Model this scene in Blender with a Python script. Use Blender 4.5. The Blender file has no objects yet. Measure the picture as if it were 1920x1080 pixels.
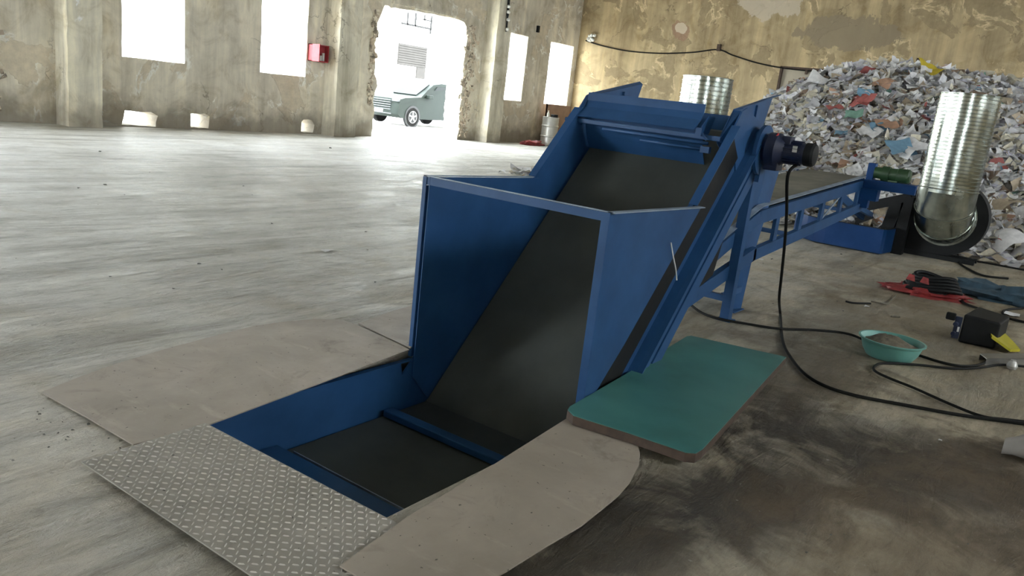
import bpy, bmesh, math, random
from mathutils import Vector, Matrix, noise
random.seed(7)
S = bpy.context.scene
COL = S.collection
V = Vector

# ------------------------------------------------------------------ camera
F = 1480.0; ROLL = math.radians(6.6); PITCH = math.atan(354/1480.0); PSI = math.radians(34.8); CH = 1.5
Hd = V((math.cos(PSI), math.sin(PSI), 0)); Rt = V((math.sin(PSI), -math.cos(PSI), 0)); Zu = V((0, 0, 1))
FW = Hd*math.cos(PITCH) - Zu*math.sin(PITCH); UP = Hd*math.sin(PITCH) + Zu*math.cos(PITCH)
# photo is turned clockwise, i.e. the camera leans anticlockwise about its view axis
RX = Rt*math.cos(ROLL) + UP*math.sin(ROLL)
UX = UP*math.cos(ROLL) - Rt*math.sin(ROLL)
cd = bpy.data.cameras.new('camera'); cam = bpy.data.objects.new('camera', cd); COL.objects.link(cam)
M = Matrix((RX, UX, -FW)).transposed().to_4x4(); M.translation = V((0, 0, CH)); cam.matrix_world = M
cd.sensor_width = 36; cd.lens = 36*F/1920; cd.clip_end = 300
S.camera = cam
CC = V((0, 0, CH))
def ray(x, y): return FW*F + RX*(x-960) - UX*(y-540)
def onZ(x, y, z=0.0):
    d = ray(x, y); return CC + d*((z-CH)/d.z)
def onX(x, y, X):
    d = ray(x, y); return CC + d*(X/d.x)
def onY(x, y, Y):
    d = ray(x, y); return CC + d*(Y/d.y)

# ------------------------------------------------------------------ materials
def nt(name):
    m = bpy.data.materials.new(name); m.use_nodes = True
    t = m.node_tree; b = t.nodes['Principled BSDF']
    return m, t, b
def N(t, kind, **kw):
    n = t.nodes.new(kind)
    for k, v in kw.items():
        if k in n.inputs: n.inputs[k].default_value = v
        else: setattr(n, k, v)
    return n
def ramp(t, fac, stops):
    r = t.nodes.new('ShaderNodeValToRGB'); e = r.color_ramp.elements
    while len(e) < len(stops): e.new(0.5)
    for i, (p, c) in enumerate(stops):
        e[i].position = p; e[i].color = (*c, 1) if len(c) == 3 else c
    t.links.new(fac, r.inputs[0]); return r.outputs[0]
def mix(t, f, a, b, mode='MIX'):
    n = t.nodes.new('ShaderNodeMix'); n.data_type = 'RGBA'; n.blend_type = mode
    for s, v in ((0, f), (6, a), (7, b)):
        if hasattr(v, 'links') or hasattr(v, 'is_linked'): t.links.new(v, n.inputs[s])
        elif s == 0: n.inputs[0].default_value = v
        else: n.inputs[s].default_value = (*v, 1)
    return n.outputs[2]
def coords(t, scale=(1, 1, 1), rot=(0, 0, 0), loc=(0, 0, 0)):
    tc = t.nodes.new('ShaderNodeTexCoord'); mp = t.nodes.new('ShaderNodeMapping')
    mp.inputs['Scale'].default_value = scale; mp.inputs['Rotation'].default_value = rot; mp.inputs['Location'].default_value = loc
    t.links.new(tc.outputs['Object'], mp.inputs[0]); return mp.outputs[0]
def noi(t, vec, scale, detail=5, rough=.55, dist=0):
    n = N(t, 'ShaderNodeTexNoise', Scale=scale, Detail=detail, Roughness=rough, Distortion=dist)
    t.links.new(vec, n.inputs['Vector']); return n.outputs['Fac']
def bump(t, b, h, strength=.3, dist=.02, prev=None):
    n = t.nodes.new('ShaderNodeBump'); n.inputs['Strength'].default_value = strength; n.inputs['Distance'].default_value = dist
    t.links.new(h, n.inputs['Height'])
    if prev: t.links.new(prev, n.inputs['Normal'])
    t.links.new(n.outputs[0], b.inputs['Normal']); return n.outputs[0]
def mth(t, op, a, b=None, clamp=False):
    n = t.nodes.new('ShaderNodeMath'); n.operation = op; n.use_clamp = clamp
    for i, v in enumerate((a, b)):
        if v is None: continue
        if isinstance(v, (int, float)): n.inputs[i].default_value = v
        else: t.links.new(v, n.inputs[i])
    return n.outputs[0]
def simple(name, c, rough=.5, metal=0, var=.12, scale=6, bs=.08, spec=None, dust=0, dustc=(.42, .38, .31)):
    m, t, b = nt(name); v = coords(t)
    f = noi(t, v, scale)
    d = tuple(x*(1-var*1.6) for x in c); l = tuple(min(1, x*(1+var)) for x in c)
    col = ramp(t, f, [(.3, d), (.7, l)])
    if dust:
        f2 = noi(t, v, scale*.5, 8, .7)
        fd = ramp(t, f2, [(.45, (0, 0, 0)), (.75, (dust,)*3)])
        col = mix(t, fd, col, dustc)
    t.links.new(col, b.inputs['Base Color'])
    b.inputs['Roughness'].default_value = rough; b.inputs['Metallic'].default_value = metal
    if spec is not None: b.inputs['Specular IOR Level'].default_value = spec
    if bs: bump(t, b, noi(t, v, scale*6, 4), bs, .004)
    return m
MT = {}
MT['blue'] = simple('blue_machine_paint', (.019, .070, .182), .46, 0, .14, 3, .03, spec=.25, dust=.08, dustc=(.10, .15, .20))
MT['blue2'] = simple('brighter_blue_paint', (.003, .036, .135), .5, 0, .12, 3, .03, spec=.15, dust=.03)
MT['blueedge'] = simple('skylit_blue_edge', (.22, .28, .36), .5, 0, .2, 8, .05)  # paler than the machine blue: sky light on top edges put into the colour
MT['darkblue'] = simple('dark_blue_motor_paint', (.012, .02, .055), .4, 0, .12, 5, .03)
MT['black'] = simple('black_paint', (.006, .007, .008), .6, 0, .2, 5, .04, spec=.25, dust=.015)
MT['belt'] = simple('black_rubber_belt', (.048, .055, .049), .62, 0, .2, 2.2, .05, dust=.10, dustc=(.10, .09, .075))
MT['belt2'] = simple('dusty_rubber_belt', (.13, .125, .10), .7, 0, .12, 2.5, .05, dust=.35)
MT['rubber'] = simple('black_cable_rubber', (.008, .008, .007), .65, 0, .1, 8, 0, spec=.2)
MT['steel'] = simple('plain_steel', (.42, .42, .40), .4, .9, .1, 10, .05)
MT['white'] = simple('white_plastic', (.72, .72, .68), .5)
MT['red'] = simple('red_paint', (.42, .06, .07), .7, spec=.2)
MT['redcloth'] = simple('red_plastic_sack', (.27, .035, .035), .5, 0, .3, 12, .2)
MT['bluecloth'] = simple('blue_grey_work_cloth', (.035, .075, .11), .85, 0, .3, 9, .3)
MT['green'] = simple('green_motor_paint', (.02, .055, .02), .45, 0, .2, 8, .05)
MT['yellow'] = simple('yellow_plastic', (.45, .40, .02), .5)
MT['teal'] = simple('teal_plastic', (.13, .36, .32), .45, 0, .08, 4, .03, dust=.15)
MT['tealtop'] = simple('teal_board_face', (.055, .20, .185), .38, 0, .22, 2.2, .04, dust=.3, dustc=(.08, .10, .09))
MT['brownedge'] = simple('brown_board_edge', (.07, .045, .032), .8, 0, .2, 20, .2)
MT['sand'] = simple('sandy_grit', (.16, .14, .105), .95, 0, .25, 30, .5)
MT['wood'] = simple('brown_board', (.30, .19, .13), .7, 0, .12, 3, .1)
MT['drum'] = simple('bare_metal_drum', (.55, .55, .52), .38, .7, .1, 6, .05)
MT['tyre'] = simple('tyre_rubber', (.007, .007, .007), .9, spec=.05)
MT['carpaint'] = simple('dark_car_paint', (.011, .015, .013), .5, 0, .05, 4, 0, spec=.06)
MT['carglass'] = simple('dark_car_glass', (.009, .011, .011), .5, 0, .05, 4, 0, spec=.08)
MT['chrome'] = simple('chrome', (.05, .055, .06), .4, 0, .02, 4, 0, spec=.2)
MT['rim'] = simple('alloy_rim', (.10, .10, .10), .5, 0, .05, 4, 0)
MT['grey'] = simple('grey_sack_cloth', (.27, .25, .23), .85, 0, .12, 8, .25)
MT['glassy'] = simple('cloudy_clear_plastic', (.5, .5, .48), .2)
MT['stone'] = simple('concrete_crumb', (.16, .155, .14), .95, 0, .3, 30, .3)
MT['outwall'] = simple('pale_render_outside', (.80, .80, .77), .9, 0, .04, 1, .02)
MT['outgrey'] = simple('grey_shutter_outside', (.036, .034, .032), .9, 0, .08, 3, .05, spec=0)
MT['outline'] = simple('faint_grey_strip', (.024, .024, .0235), .9, spec=0)
MT['ground'] = simple('pale_concrete_yard', (.62, .61, .58), .9, 0, .08, 1, .05)
MT['ceil'] = simple('dim_roof_sheet', (.30, .29, .26), .9, 0, .1, 1, 0)

def galv():
    m, t, b = nt('galvanised_sheet'); v = coords(t)
    f = noi(t, v, 9, 4)
    t.links.new(ramp(t, f, [(.3, (.33, .37, .34)), (.7, (.50, .53, .48))]), b.inputs['Base Color'])
    b.inputs['Metallic'].default_value = 1
    t.links.new(ramp(t, noi(t, v, 5, 3), [(.3, (.16,)*3), (.7, (.30,)*3)]), b.inputs['Roughness'])
    bump(t, b, noi(t, v, 3.5, 2), .18, .03)
    return m
MT['galv'] = galv()

def floor_mat():
    m, t, b = nt('rough_concrete_floor'); v = coords(t)
    big = noi(t, v, .35, 6, .6); mid = noi(t, v, 1.7, 7, .62, .4)
    c = ramp(t, big, [(.32, (.42, .41, .37)), (.5, (.55, .545, .51)), (.68, (.68, .68, .655))])
    c2 = ramp(t, mid, [(.3, (.70, .68, .62)), (.5, (.95, .95, .94)), (.72, (1.14, 1.15, 1.15))])
    c = mix(t, 1, c, c2, 'MULTIPLY')
    # long scraped tracks
    vs = coords(t, (.25, 1.6, 1), (0, 0, math.radians(24)))
    tr = noi(t, vs, 1.5, 8, .68, .6)
    c = mix(t, 1, c, ramp(t, tr, [(.36, (.58, .57, .54)), (.50, (1, 1, 1)), (.66, (1.16, 1.16, 1.16))]), 'MULTIPLY')
    # oily dark stains right of the pit and near the machines, some with painted shade
    def blotch(cx, cy, rx, ry, rot, c, colr, k):
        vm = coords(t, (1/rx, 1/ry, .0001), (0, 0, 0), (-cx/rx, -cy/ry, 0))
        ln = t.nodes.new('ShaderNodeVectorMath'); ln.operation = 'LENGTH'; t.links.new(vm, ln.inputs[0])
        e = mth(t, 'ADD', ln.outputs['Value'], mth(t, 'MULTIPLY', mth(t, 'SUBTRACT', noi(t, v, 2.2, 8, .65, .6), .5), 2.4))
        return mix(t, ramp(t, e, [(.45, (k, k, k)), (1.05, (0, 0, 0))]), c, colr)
    c = blotch(4.0, .35, .85, 1.45, 0, c, (.045, .036, .027), .97)
    c = blotch(5.2, 1.2, 1.3, .7, 0, c, (.085, .072, .055), .6)
    c = blotch(3.0, .95, .75, .5, 0, c, (.04, .034, .027), .96)  # dirt plus painted shade beside the sheet and teal board
    c = blotch(2.35, 1.12, .9, .3, 0, c, (.05, .043, .034), .9)  # dirt and painted shadow along the right sheet's outer edge
    c = blotch(7.4, 1.0, 2.6, 1.2, 0, c, (.15, .125, .09), .55)
    c = blotch(3.1, -.2, 1.9, 1.2, 0, c, (.20, .165, .125), .6)
    c = blotch(9.5, 1.3, 2.6, 1.6, 0, c, (.20, .175, .13), .5)
    # faint warm dirt all along the right half
    xyz = t.nodes.new('ShaderNodeSeparateXYZ'); t.links.new(v, xyz.inputs[0])
    g = mth(t, 'ADD', mth(t, 'MULTIPLY', xyz.outputs[1], -.11), mth(t, 'MULTIPLY', mid, 1.2))
    c = mix(t, ramp(t, g, [(0, (0, 0, 0)), (.6, (.95,)*3)]), c, mix(t, 1, c, (.80, .69, .53), 'MULTIPLY'))
    rg = noi(t, coords(t, (.45, 1.5, 1), (0, 0, math.radians(28))), 11, 9, .78, .8)
    c = mix(t, 1, c, ramp(t, rg, [(.34, (.66, .65, .62)), (.47, (.96, .96, .95)), (.56, (1.03, 1.03, 1.03)), (.68, (1.2, 1.2, 1.2))]), 'MULTIPLY')
    sp = noi(t, v, 34, 3, .6)
    c = mix(t, ramp(t, sp, [(.69, (0, 0, 0)), (.73, (.7,)*3)]), c, (.07, .065, .055))
    sp2 = noi(t, coords(t, (1, 1, 1), (0, 0, 0), (9, 4, 0)), 18, 4, .7)
    c = mix(t, ramp(t, sp2, [(.66, (0, 0, 0)), (.74, (.5,)*3)]), c, (.62, .61, .57))
    t.links.new(c, b.inputs['Base Color'])
    t.links.new(ramp(t, mid, [(.3, (.42,)*3), (.7, (.68,)*3)]), b.inputs['Roughness'])
    h1 = noi(t, v, 7, 9, .68, .3); h2 = noi(t, coords(t, (.35, 1.5, 1), (0, 0, math.radians(30))), 5, 7, .7, .5)
    n = bump(t, b, h2, .9, .06); n = bump(t, b, h1, .8, .03, n); bump(t, b, noi(t, v, 30, 6, .75), .6, .008, n)
    return m
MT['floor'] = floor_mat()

def wall_mat(name, c_hi, c_lo, c_sub, axis, streak=.5, patch=.56, damp=1.0):
    m, t, b = nt(name); v = coords(t)
    big = noi(t, v, .5, 7, .62)
    c = ramp(t, big, [(.3, c_lo), (.62, c_hi)])
    sc = (1.6, 1.6, .16)
    st = noi(t, coords(t, sc), 1.6, 7, .65, .3)
    c = mix(t, streak, c, mix(t, 1, c, ramp(t, st, [(.34, (.56, .53, .46)), (.5, (.95, .94, .91)), (.64, (1.35, 1.32, 1.22))]), 'MULTIPLY'))
    pn = noi(t, v, .8, 9, .6, .5)
    bl_ = noi(t, v, 1.3, 8, .66, .8)
    c = mix(t, 1, c, ramp(t, bl_, [(.34, (.74, .70, .62)), (.5, (1, 1, 1)), (.66, (1.12, 1.12, 1.1))]), 'MULTIPLY')
    pf = ramp(t, pn, [(patch, (0, 0, 0)), (patch+.012, (1, 1, 1))])
    sub = ramp(t, noi(t, v, 5, 6, .7), [(.35, tuple(x*.8 for x in c_sub)), (.65, tuple(min(1, x*1.15) for x in c_sub))])
    c = mix(t, mix(t, 1, pf, (.75,)*3, 'MULTIPLY'), c, sub)
    # pale fresh edges of the flaked plaster
    ed = ramp(t, pn, [(patch-.02, (0, 0, 0)), (patch-.004, (.8,)*3), (patch+.004, (.8,)*3), (patch+.02, (0, 0, 0))])
    ef = mix(t, 1, ed, ramp(t, noi(t, v, 2.1, 4), [(.5, (0, 0, 0)), (.6, (1, 1, 1))]), 'MULTIPLY')
    c = mix(t, ef, c, tuple(min(.9, x*1.5) for x in c_hi))
    # cracks
    vo = N(t, 'ShaderNodeTexVoronoi', Scale=.42); vo.feature = 'DISTANCE_TO_EDGE'
    dv = t.nodes.new('ShaderNodeVectorMath'); dv.operation = 'ADD'
    nn = N(t, 'ShaderNodeTexNoise', Scale=2.5, Detail=6); t.links.new(v, nn.inputs['Vector'])
    t.links.new(v, dv.inputs[0]); t.links.new(nn.outputs['Color'], dv.inputs[1]); t.links.new(dv.outputs[0], vo.inputs['Vector'])
    cf = ramp(t, vo.outputs[0], [(.002, (.6,)*3), (.006, (0, 0, 0))])
    cf = mix(t, 1, cf, ramp(t, noi(t, v, .6, 2), [(.56, (0, 0, 0)), (.6, (1, 1, 1))]), 'MULTIPLY')
    c = mix(t, cf, c, (.08, .065, .045))
    if axis == 1:
        for (cy, cz, ry, rz, colr, am) in ((9.6, 5.75, 1.15, .95, (.56, .49, .385), 1.3), (12.5, 4.42, .34, .30, (.33, .21, .14), 2.2), (12.5, 4.5, .22, .19, (.62, .54, .42), 1.8), (7.0, 4.6, 1.6, .55, (.27, .22, .15), 1.6)):
            vm = coords(t, (.0001, 1/ry, 1/rz), (0, 0, 0), (0, -cy/ry, -cz/rz))
            ln = t.nodes.new('ShaderNodeVectorMath'); ln.operation = 'LENGTH'; t.links.new(vm, ln.inputs[0])
            e = mth(t, 'ADD', ln.outputs['Value'], mth(t, 'MULTIPLY', mth(t, 'SUBTRACT', noi(t, v, 2.4, 8, .62), .5), am))
            c = mix(t, ramp(t, e, [(.90, (.85,)*3), (.96, (0, 0, 0))]), c, colr)
    # rising damp and dirt at the foot of the wall
    xyz = t.nodes.new('ShaderNodeSeparateXYZ'); t.links.new(v, xyz.inputs[0])
    dm = mth(t, 'ADD', xyz.outputs[2], mth(t, 'MULTIPLY', noi(t, v, 1.7, 6, .6), -1.3))
    c = mix(t, ramp(t, mth(t, 'ADD', dm, .4), [(0, (damp*.62,)*3), (.42, (0, 0, 0))]), c, (.19, .165, .13))
    br = N(t, 'ShaderNodeTexBrick', Scale=1.0); br.inputs['Brick Width'].default_value = .24; br.inputs['Row Height'].default_value = .075
    br.inputs['Mortar Size'].default_value = .008
    vb = t.nodes.new('ShaderNodeCombineXYZ')
    t.links.new(xyz.outputs[axis], vb.inputs[0]); t.links.new(xyz.outputs[2], vb.inputs[1]); t.links.new(vb.outputs[0], br.inputs['Vector'])
    t.links.new(c, b.inputs['Base Color']); b.inputs['Roughness'].default_value = .92
    n = bump(t, b, mix(t, 1, pf, br.outputs['Fac'], 'MULTIPLY'), .25, -.012)
    n = bump(t, b, pf, .5, -.02, n); bump(t, b, noi(t, v, 14, 7, .7), .3, .012, n)
    return m
MT['wall_l'] = wall_mat('stained_grey_plaster', (.72, .67, .565), (.53, .495, .42), (.60, .52, .39), 0, .5, .56, 1.1)
MT['wall_f'] = wall_mat('peeling_tan_plaster', (.50, .405, .25), (.34, .265, .16), (.30, .235, .14), 1, .6, .54, .6)
MT['pilaster'] = wall_mat('streaked_pale_plaster', (.74, .70, .59), (.56, .53, .44), (.55, .46, .34), 0, .7, .66, .9)
MT['infill'] = simple('smooth_grey_infill', (.42, .38, .30), .9, 0, .1, 1.2, .05)
def brick_mat():
    m, t, b = nt('broken_brick'); v = coords(t)
    vo = N(t, 'ShaderNodeTexVoronoi', Scale=9); t.links.new(v, vo.inputs['Vector'])
    hs = t.nodes.new('ShaderNodeSeparateColor'); t.links.new(vo.outputs['Color'], hs.inputs[0])
    t.links.new(ramp(t, hs.outputs[0], [(0, (.22, .19, .15)), (.5, (.55, .45, .34)), (1, (.75, .70, .58))]), b.inputs['Base Color'])
    b.inputs['Roughness'].default_value = .95; bump(t, b, vo.outputs['Distance'], .8, .05)
    return m
MT['brick'] = brick_mat()
def plate_mat(name, a, bb, metal=0, rough=.6):
    m, t, b = nt(name); v = coords(t)
    c = ramp(t, noi(t, v, 2.2, 8, .62, .5), [(.3, a), (.68, bb)])
    s = noi(t, coords(t, (1, .3, 1), (0, 0, .5)), 7, 7, .7)
    c = mix(t, ramp(t, s, [(.56, (0, 0, 0)), (.72, (.45,)*3)]), c, tuple(min(1, x*1.35) for x in bb))
    d = noi(t, v, 3.1, 6, .7, 1)
    c = mix(t, ramp(t, d, [(.58, (0, 0, 0)), (.72, (.55,)*3)]), c, tuple(x*.6 for x in a))
    sp = noi(t, v, 48, 2, .5)
    c = mix(t, ramp(t, sp, [(.71, (0, 0, 0)), (.74, (.8,)*3)]), c, (.04, .035, .03))
    t.links.new(c, b.inputs['Base Color'])
    t.links.new(ramp(t, d, [(.3, (rough-.12,)*3), (.7, (rough+.15,)*3)]), b.inputs['Roughness'])
    b.inputs['Metallic'].default_value = metal
    bump(t, b, noi(t, v, 22, 7, .7), .18, .006)
    return m
MT['plate'] = plate_mat('brown_grey_sheet', (.30, .26, .215), (.42, .37, .315), 0, .58)
MT['plate2'] = plate_mat('lighter_brown_sheet', (.285, .245, .20), (.38, .33, .275), 0, .58)
MT['checker'] = plate_mat('dusty_chequer_steel', (.27, .255, .22), (.40, .38, .335), 0, .5)

# ------------------------------------------------------------------ mesh helpers
class MB:
    def __init__(s): s.v = []; s.f = []; s.m = []; s.mi = 0
    def add(s, vs, fs):
        o = len(s.v); s.v += [V(p) for p in vs]; s.f += [[i+o for i in f] for f in fs]; s.m += [s.mi]*len(fs); return s
    def box(s, a, b):
        x0, y0, z0 = [min(a[i], b[i]) for i in range(3)]; x1, y1, z1 = [max(a[i], b[i]) for i in range(3)]
        return s.add([(x0,y0,z0),(x1,y0,z0),(x1,y1,z0),(x0,y1,z0),(x0,y0,z1),(x1,y0,z1),(x1,y1,z1),(x0,y1,z1)],
                     [(0,3,2,1),(4,5,6,7),(0,1,5,4),(1,2,6,5),(2,3,7,6),(3,0,4,7)])
    def beam(s, p, q, w, h, up=(0, 0, 1), off=(0, 0)):
        p = V(p); q = V(q); d = (q-p).normalized(); u = V(up); u = (u - d*u.dot(d)).normalized(); r = d.cross(u)
        c = r*off[0] + u*off[1]
        vs = []
        for e in (p, q):
            for a, b in ((-1,-1),(1,-1),(1,1),(-1,1)): vs.append(e + c + r*(a*w/2) + u*(b*h/2))
        return s.add(vs, [(0,3,2,1),(4,5,6,7),(0,1,5,4),(1,2,6,5),(2,3,7,6),(3,0,4,7)][0:6])
    def prism(s, poly, vec):   # polygon (3D points), extruded by vec
        n = len(poly); vec = V(vec); P = [V(p) for p in poly]
        fs = [list(range(n))[::-1], [i+n for i in range(n)]] + [(i, (i+1) % n, (i+1) % n+n, i+n) for i in range(n)]
        return s.add(P + [p+vec for p in P], fs)
    def xz(s, pts, y0, y1): return s.prism([(x, y0, z) for x, z in pts], (0, y1-y0, 0))
    def yz(s, pts, x0, x1): return s.prism([(x0, y, z) for y, z in pts], (x1-x0, 0, 0))
    def xy(s, pts, z0, z1): return s.prism([(x, y, z0) for x, y in pts], (0, 0, z1-z0))
    def rings(s, rings, close=True, cap=True):
        n = len(rings[0]); vs = [p for r in rings for p in r]; fs = []
        for i in range(len(rings)-1):
            for j in range(n if close else n-1):
                k = (j+1) % n; fs.append((i*n+j, i*n+k, (i+1)*n+k, (i+1)*n+j))
        if cap: fs.append(list(range(n))[::-1]); fs.append([(len(rings)-1)*n+j for j in range(n)])
        return s.add(vs, fs)
    def cyl(s, p, q, r, r2=None, n=24, cap=True):
        p = V(p); q = V(q); d = (q-p).normalized(); a = d.orthogonal().normalized(); b = d.cross(a); r2 = r if r2 is None else r2
        return s.rings([[e + (a*math.cos(2*math.pi*j/n) + b*math.sin(2*math.pi*j/n))*rr for j in range(n)] for e, rr in ((p, r), (q, r2))], True, cap)
    def lathe(s, prof, c, axis=(0, 0, 1), n=32, cap=True):   # prof: (distance along axis, radius)
        d = V(axis).normalized(); a = d.orthogonal().normalized(); b = d.cross(a); c = V(c)
        return s.rings([[c + d*h + (a*math.cos(2*math.pi*j/n) + b*math.sin(2*math.pi*j/n))*r for j in range(n)] for h, r in prof], True, cap)
    def tube(s, pts, r, n=8):
        pts = [V(p) for p in pts]; R = []; a = None
        for i, p in enumerate(pts):
            d = (pts[min(i+1, len(pts)-1)] - pts[max(i-1, 0)]).normalized()
            a = d.orthogonal().normalized() if a is None else (a - d*a.dot(d)).normalized()
            b = d.cross(a); R.append([p + (a*math.cos(2*math.pi*j/n) + b*math.sin(2*math.pi*j/n))*r for j in range(n)])
        return s.rings(R)
OFF = {}
def build(mb, name, mats, parent=None, smooth=False, origin=None, bevel=0, auto=30):
    if not isinstance(mats, (list, tuple)): mats = [mats]
    vs = mb.v
    if parent is not None: off = OFF[parent.name]
    elif origin is not None: off = V(origin)
    else:
        xs = [p.x for p in vs]; ys = [p.y for p in vs]; zs = [p.z for p in vs]
        off = V(((min(xs)+max(xs))/2, (min(ys)+max(ys))/2, min(zs)))
    me = bpy.data.meshes.new(name); me.from_pydata([p-off for p in vs], [], mb.f)
    for x in mats: me.materials.append(MT[x] if isinstance(x, str) else x)
    if len(mats) > 1: me.polygons.foreach_set('material_index', mb.m)
    bm = bmesh.new(); bm.from_mesh(me); bmesh.ops.recalc_face_normals(bm, faces=bm.faces)
    if smooth:
        for f in bm.faces: f.smooth = True
        for e in bm.edges:
            if len(e.link_faces) == 2 and e.calc_face_angle(0) > math.radians(auto): e.smooth = False
    bm.to_mesh(me); bm.free()
    o = bpy.data.objects.new(name, me); COL.objects.link(o)
    if parent is not None: o.parent = parent
    else: o.location = off
    OFF[o.name] = off
    if bevel:
        b = o.modifiers.new('bevel', 'BEVEL'); b.width = bevel; b.segments = 2; b.limit_method = 'ANGLE'; b.angle_limit = math.radians(40)
    return o
def thing(name, loc, label, cat, group=None):
    o = bpy.data.objects.new(name, None); COL.objects.link(o); o.location = loc; o.empty_display_size = .1
    OFF[o.name] = V(loc); return tag(o, label, cat, group)
def tag(o, label, cat, group=None, kind=None):
    o['label'] = label; o['category'] = cat
    if group: o['group'] = group
    if kind: o['kind'] = kind
    return o
def struct(o, label=None):
    o['kind'] = 'structure'
    if label: o['label'] = label
    return o
def smooth_path(pts, n=6):
    P = [V(p) for p in pts]; out = []
    for i in range(len(P)-1):
        p0 = P[max(i-1, 0)]; p1 = P[i]; p2 = P[i+1]; p3 = P[min(i+2, len(P)-1)]
        for k in range(n):
            u = k/n
            out.append(.5*((2*p1) + (p2-p0)*u + (2*p0-5*p1+4*p2-p3)*u*u + (3*p1-p0-3*p2+p3)*u**3))
    out.append(P[-1]); return out
def holed(outer, holes, thick, to3d):
    """flat polygon with holes, extruded: to3d(u, v, w) with w in 0..thick -> MB"""
    cu = bpy.data.curves.new('tmp', 'CURVE'); cu.dimensions = '2D'; cu.fill_mode = 'BOTH'; cu.extrude = thick/2
    for lp in [outer] + holes:
        sp = cu.splines.new('POLY'); sp.points.add(len(lp)-1)
        for i, (a, b) in enumerate(lp): sp.points[i].co = (a, b, 0, 1)
        sp.use_cyclic_u = True
    ob = bpy.data.objects.new('tmp', cu); COL.objects.link(ob)
    dg = bpy.context.evaluated_depsgraph_get(); me = bpy.data.meshes.new_from_object(ob.evaluated_get(dg))
    mb = MB(); mb.add([to3d(p.co.x, p.co.y, p.co.z + thick/2) for p in me.vertices], [list(p.vertices) for p in me.polygons])
    bpy.data.objects.remove(ob); bpy.data.curves.remove(cu); bpy.data.meshes.remove(me)
    return mb
def jag(pts, amp=.05, step=.18, seed=1, closed=True):
    rnd = random.Random(seed); out = []; n = len(pts)
    for i in range(n if closed else n-1):
        a = V((*pts[i], 0)); b = V((*pts[(i+1) % n], 0)); L = (b-a).length; k = max(1, int(L/step))
        for j in range(k):
            p = a.lerp(b, j/k)
            out.append((p.x + (rnd.uniform(-amp, amp)), p.y + (rnd.uniform(-amp, amp))))
    return out

# ------------------------------------------------------------------ the hall
YW, XW, TH = 16.6, 26.4, .65
X0, Y0, HC = -9.0, -9.0, 7.2
fl = holed([(X0-.6, Y0-.6), (XW, Y0-.6), (XW, YW+TH), (X0-.6, YW+TH)], [[(1.70, 1.74), (4.25, 1.74), (4.25, 3.08), (1.70, 3.08)]], .12, lambda u, v, w: V((u, v, w-.12)))
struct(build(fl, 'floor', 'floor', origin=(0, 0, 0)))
pit = MB(); pit.box((1.64, 1.66, -1.1), (4.31, 3.16, -1.04))
for a, b in (((1.64, 1.66, -1.1), (1.70, 3.16, -.12)), ((4.25, 1.66, -1.1), (4.31, 3.16, -.12)), ((1.70, 1.66, -1.1), (4.25, 1.74, -.12)), ((1.70, 3.08, -1.1), (4.25, 3.16, -.12))): pit.box(a, b)
struct(build(pit, 'floor_pit', 'stone', origin=(0, 0, 0)), 'concrete lined pit in the floor')

def rect(x0, x1, z0, z1, amp=.0, seed=1, step=.3):
    r = [(x0, z0), (x1, z0), (x1, z1), (x0, z1)]
    return jag(r, amp, step, seed) if amp else r
door = [(16.08, .0), (16.12, .55), (16.03, 1.0), (16.16, 1.42), (16.04, 1.75), (16.0, 2.1), (15.97, 2.5), (16.0, 2.8), (15.98, 3.05), (16.14, 3.3), (16.22, 3.54),
        (16.6, 3.56), (17.4, 3.60), (18.4, 3.63), (19.25, 3.64), (19.62, 3.6), (19.80, 3.45), (19.86, 3.0), (19.80, 2.4), (19.86, 1.8), (19.83, 1.1), (19.86, .5), (19.84, .0)]
rd = random.Random(3); dj = []
for i in range(len(door)-1):
    a, b = door[i], door[i+1]; k = max(1, int(math.dist(a, b)/.12))
    for j in range(k):
        u = j/k; am = .035 if not (i == 0 and j == 0) else 0
        if 11 <= i <= 13: am = .008
        dj.append((a[0]+(b[0]-a[0])*u+rd.uniform(-am, am), max(0.0, a[1]+(b[1]-a[1])*u+rd.uniform(-am, am))))
dj.append(door[-1])
wins = [(8.88, 10.28), (12.26, 13.63), (21.95, 23.12), (24.56, 26.1), (5.1, 6.3), (1.6, 3.0), (-1.9, -.5), (-5.4, -4.0)]
holes = [rect(a, b, 1.42, 3.61, .012, i+5) for i, (a, b) in enumerate(wins)]
holes += [jag([(8.88, .03), (9.62, .03), (9.66, .25), (9.5, .33), (8.95, .32)], .015, .1, 21), jag([(10.45, .04), (10.9, .04), (10.93, .3), (10.8, .36), (10.46, .35)], .012, .1, 22),
          jag([(13.57, .04), (13.98, .04), (14.02, .25), (13.9, .36), (13.65, .37), (13.58, .3)], .012, .1, 23)]
outer = [(X0-.6, 0)] + [(16.08, 0)] + dj[1:] + [(XW+.4, 0), (XW+.4, HC), (X0-.6, HC)]
wl = holed(outer, holes, TH, lambda u, v, w: V((u, YW+w, v)))
struct(build(wl, 'wall_left', 'wall_l', origin=(0, 0, 0)))
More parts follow.
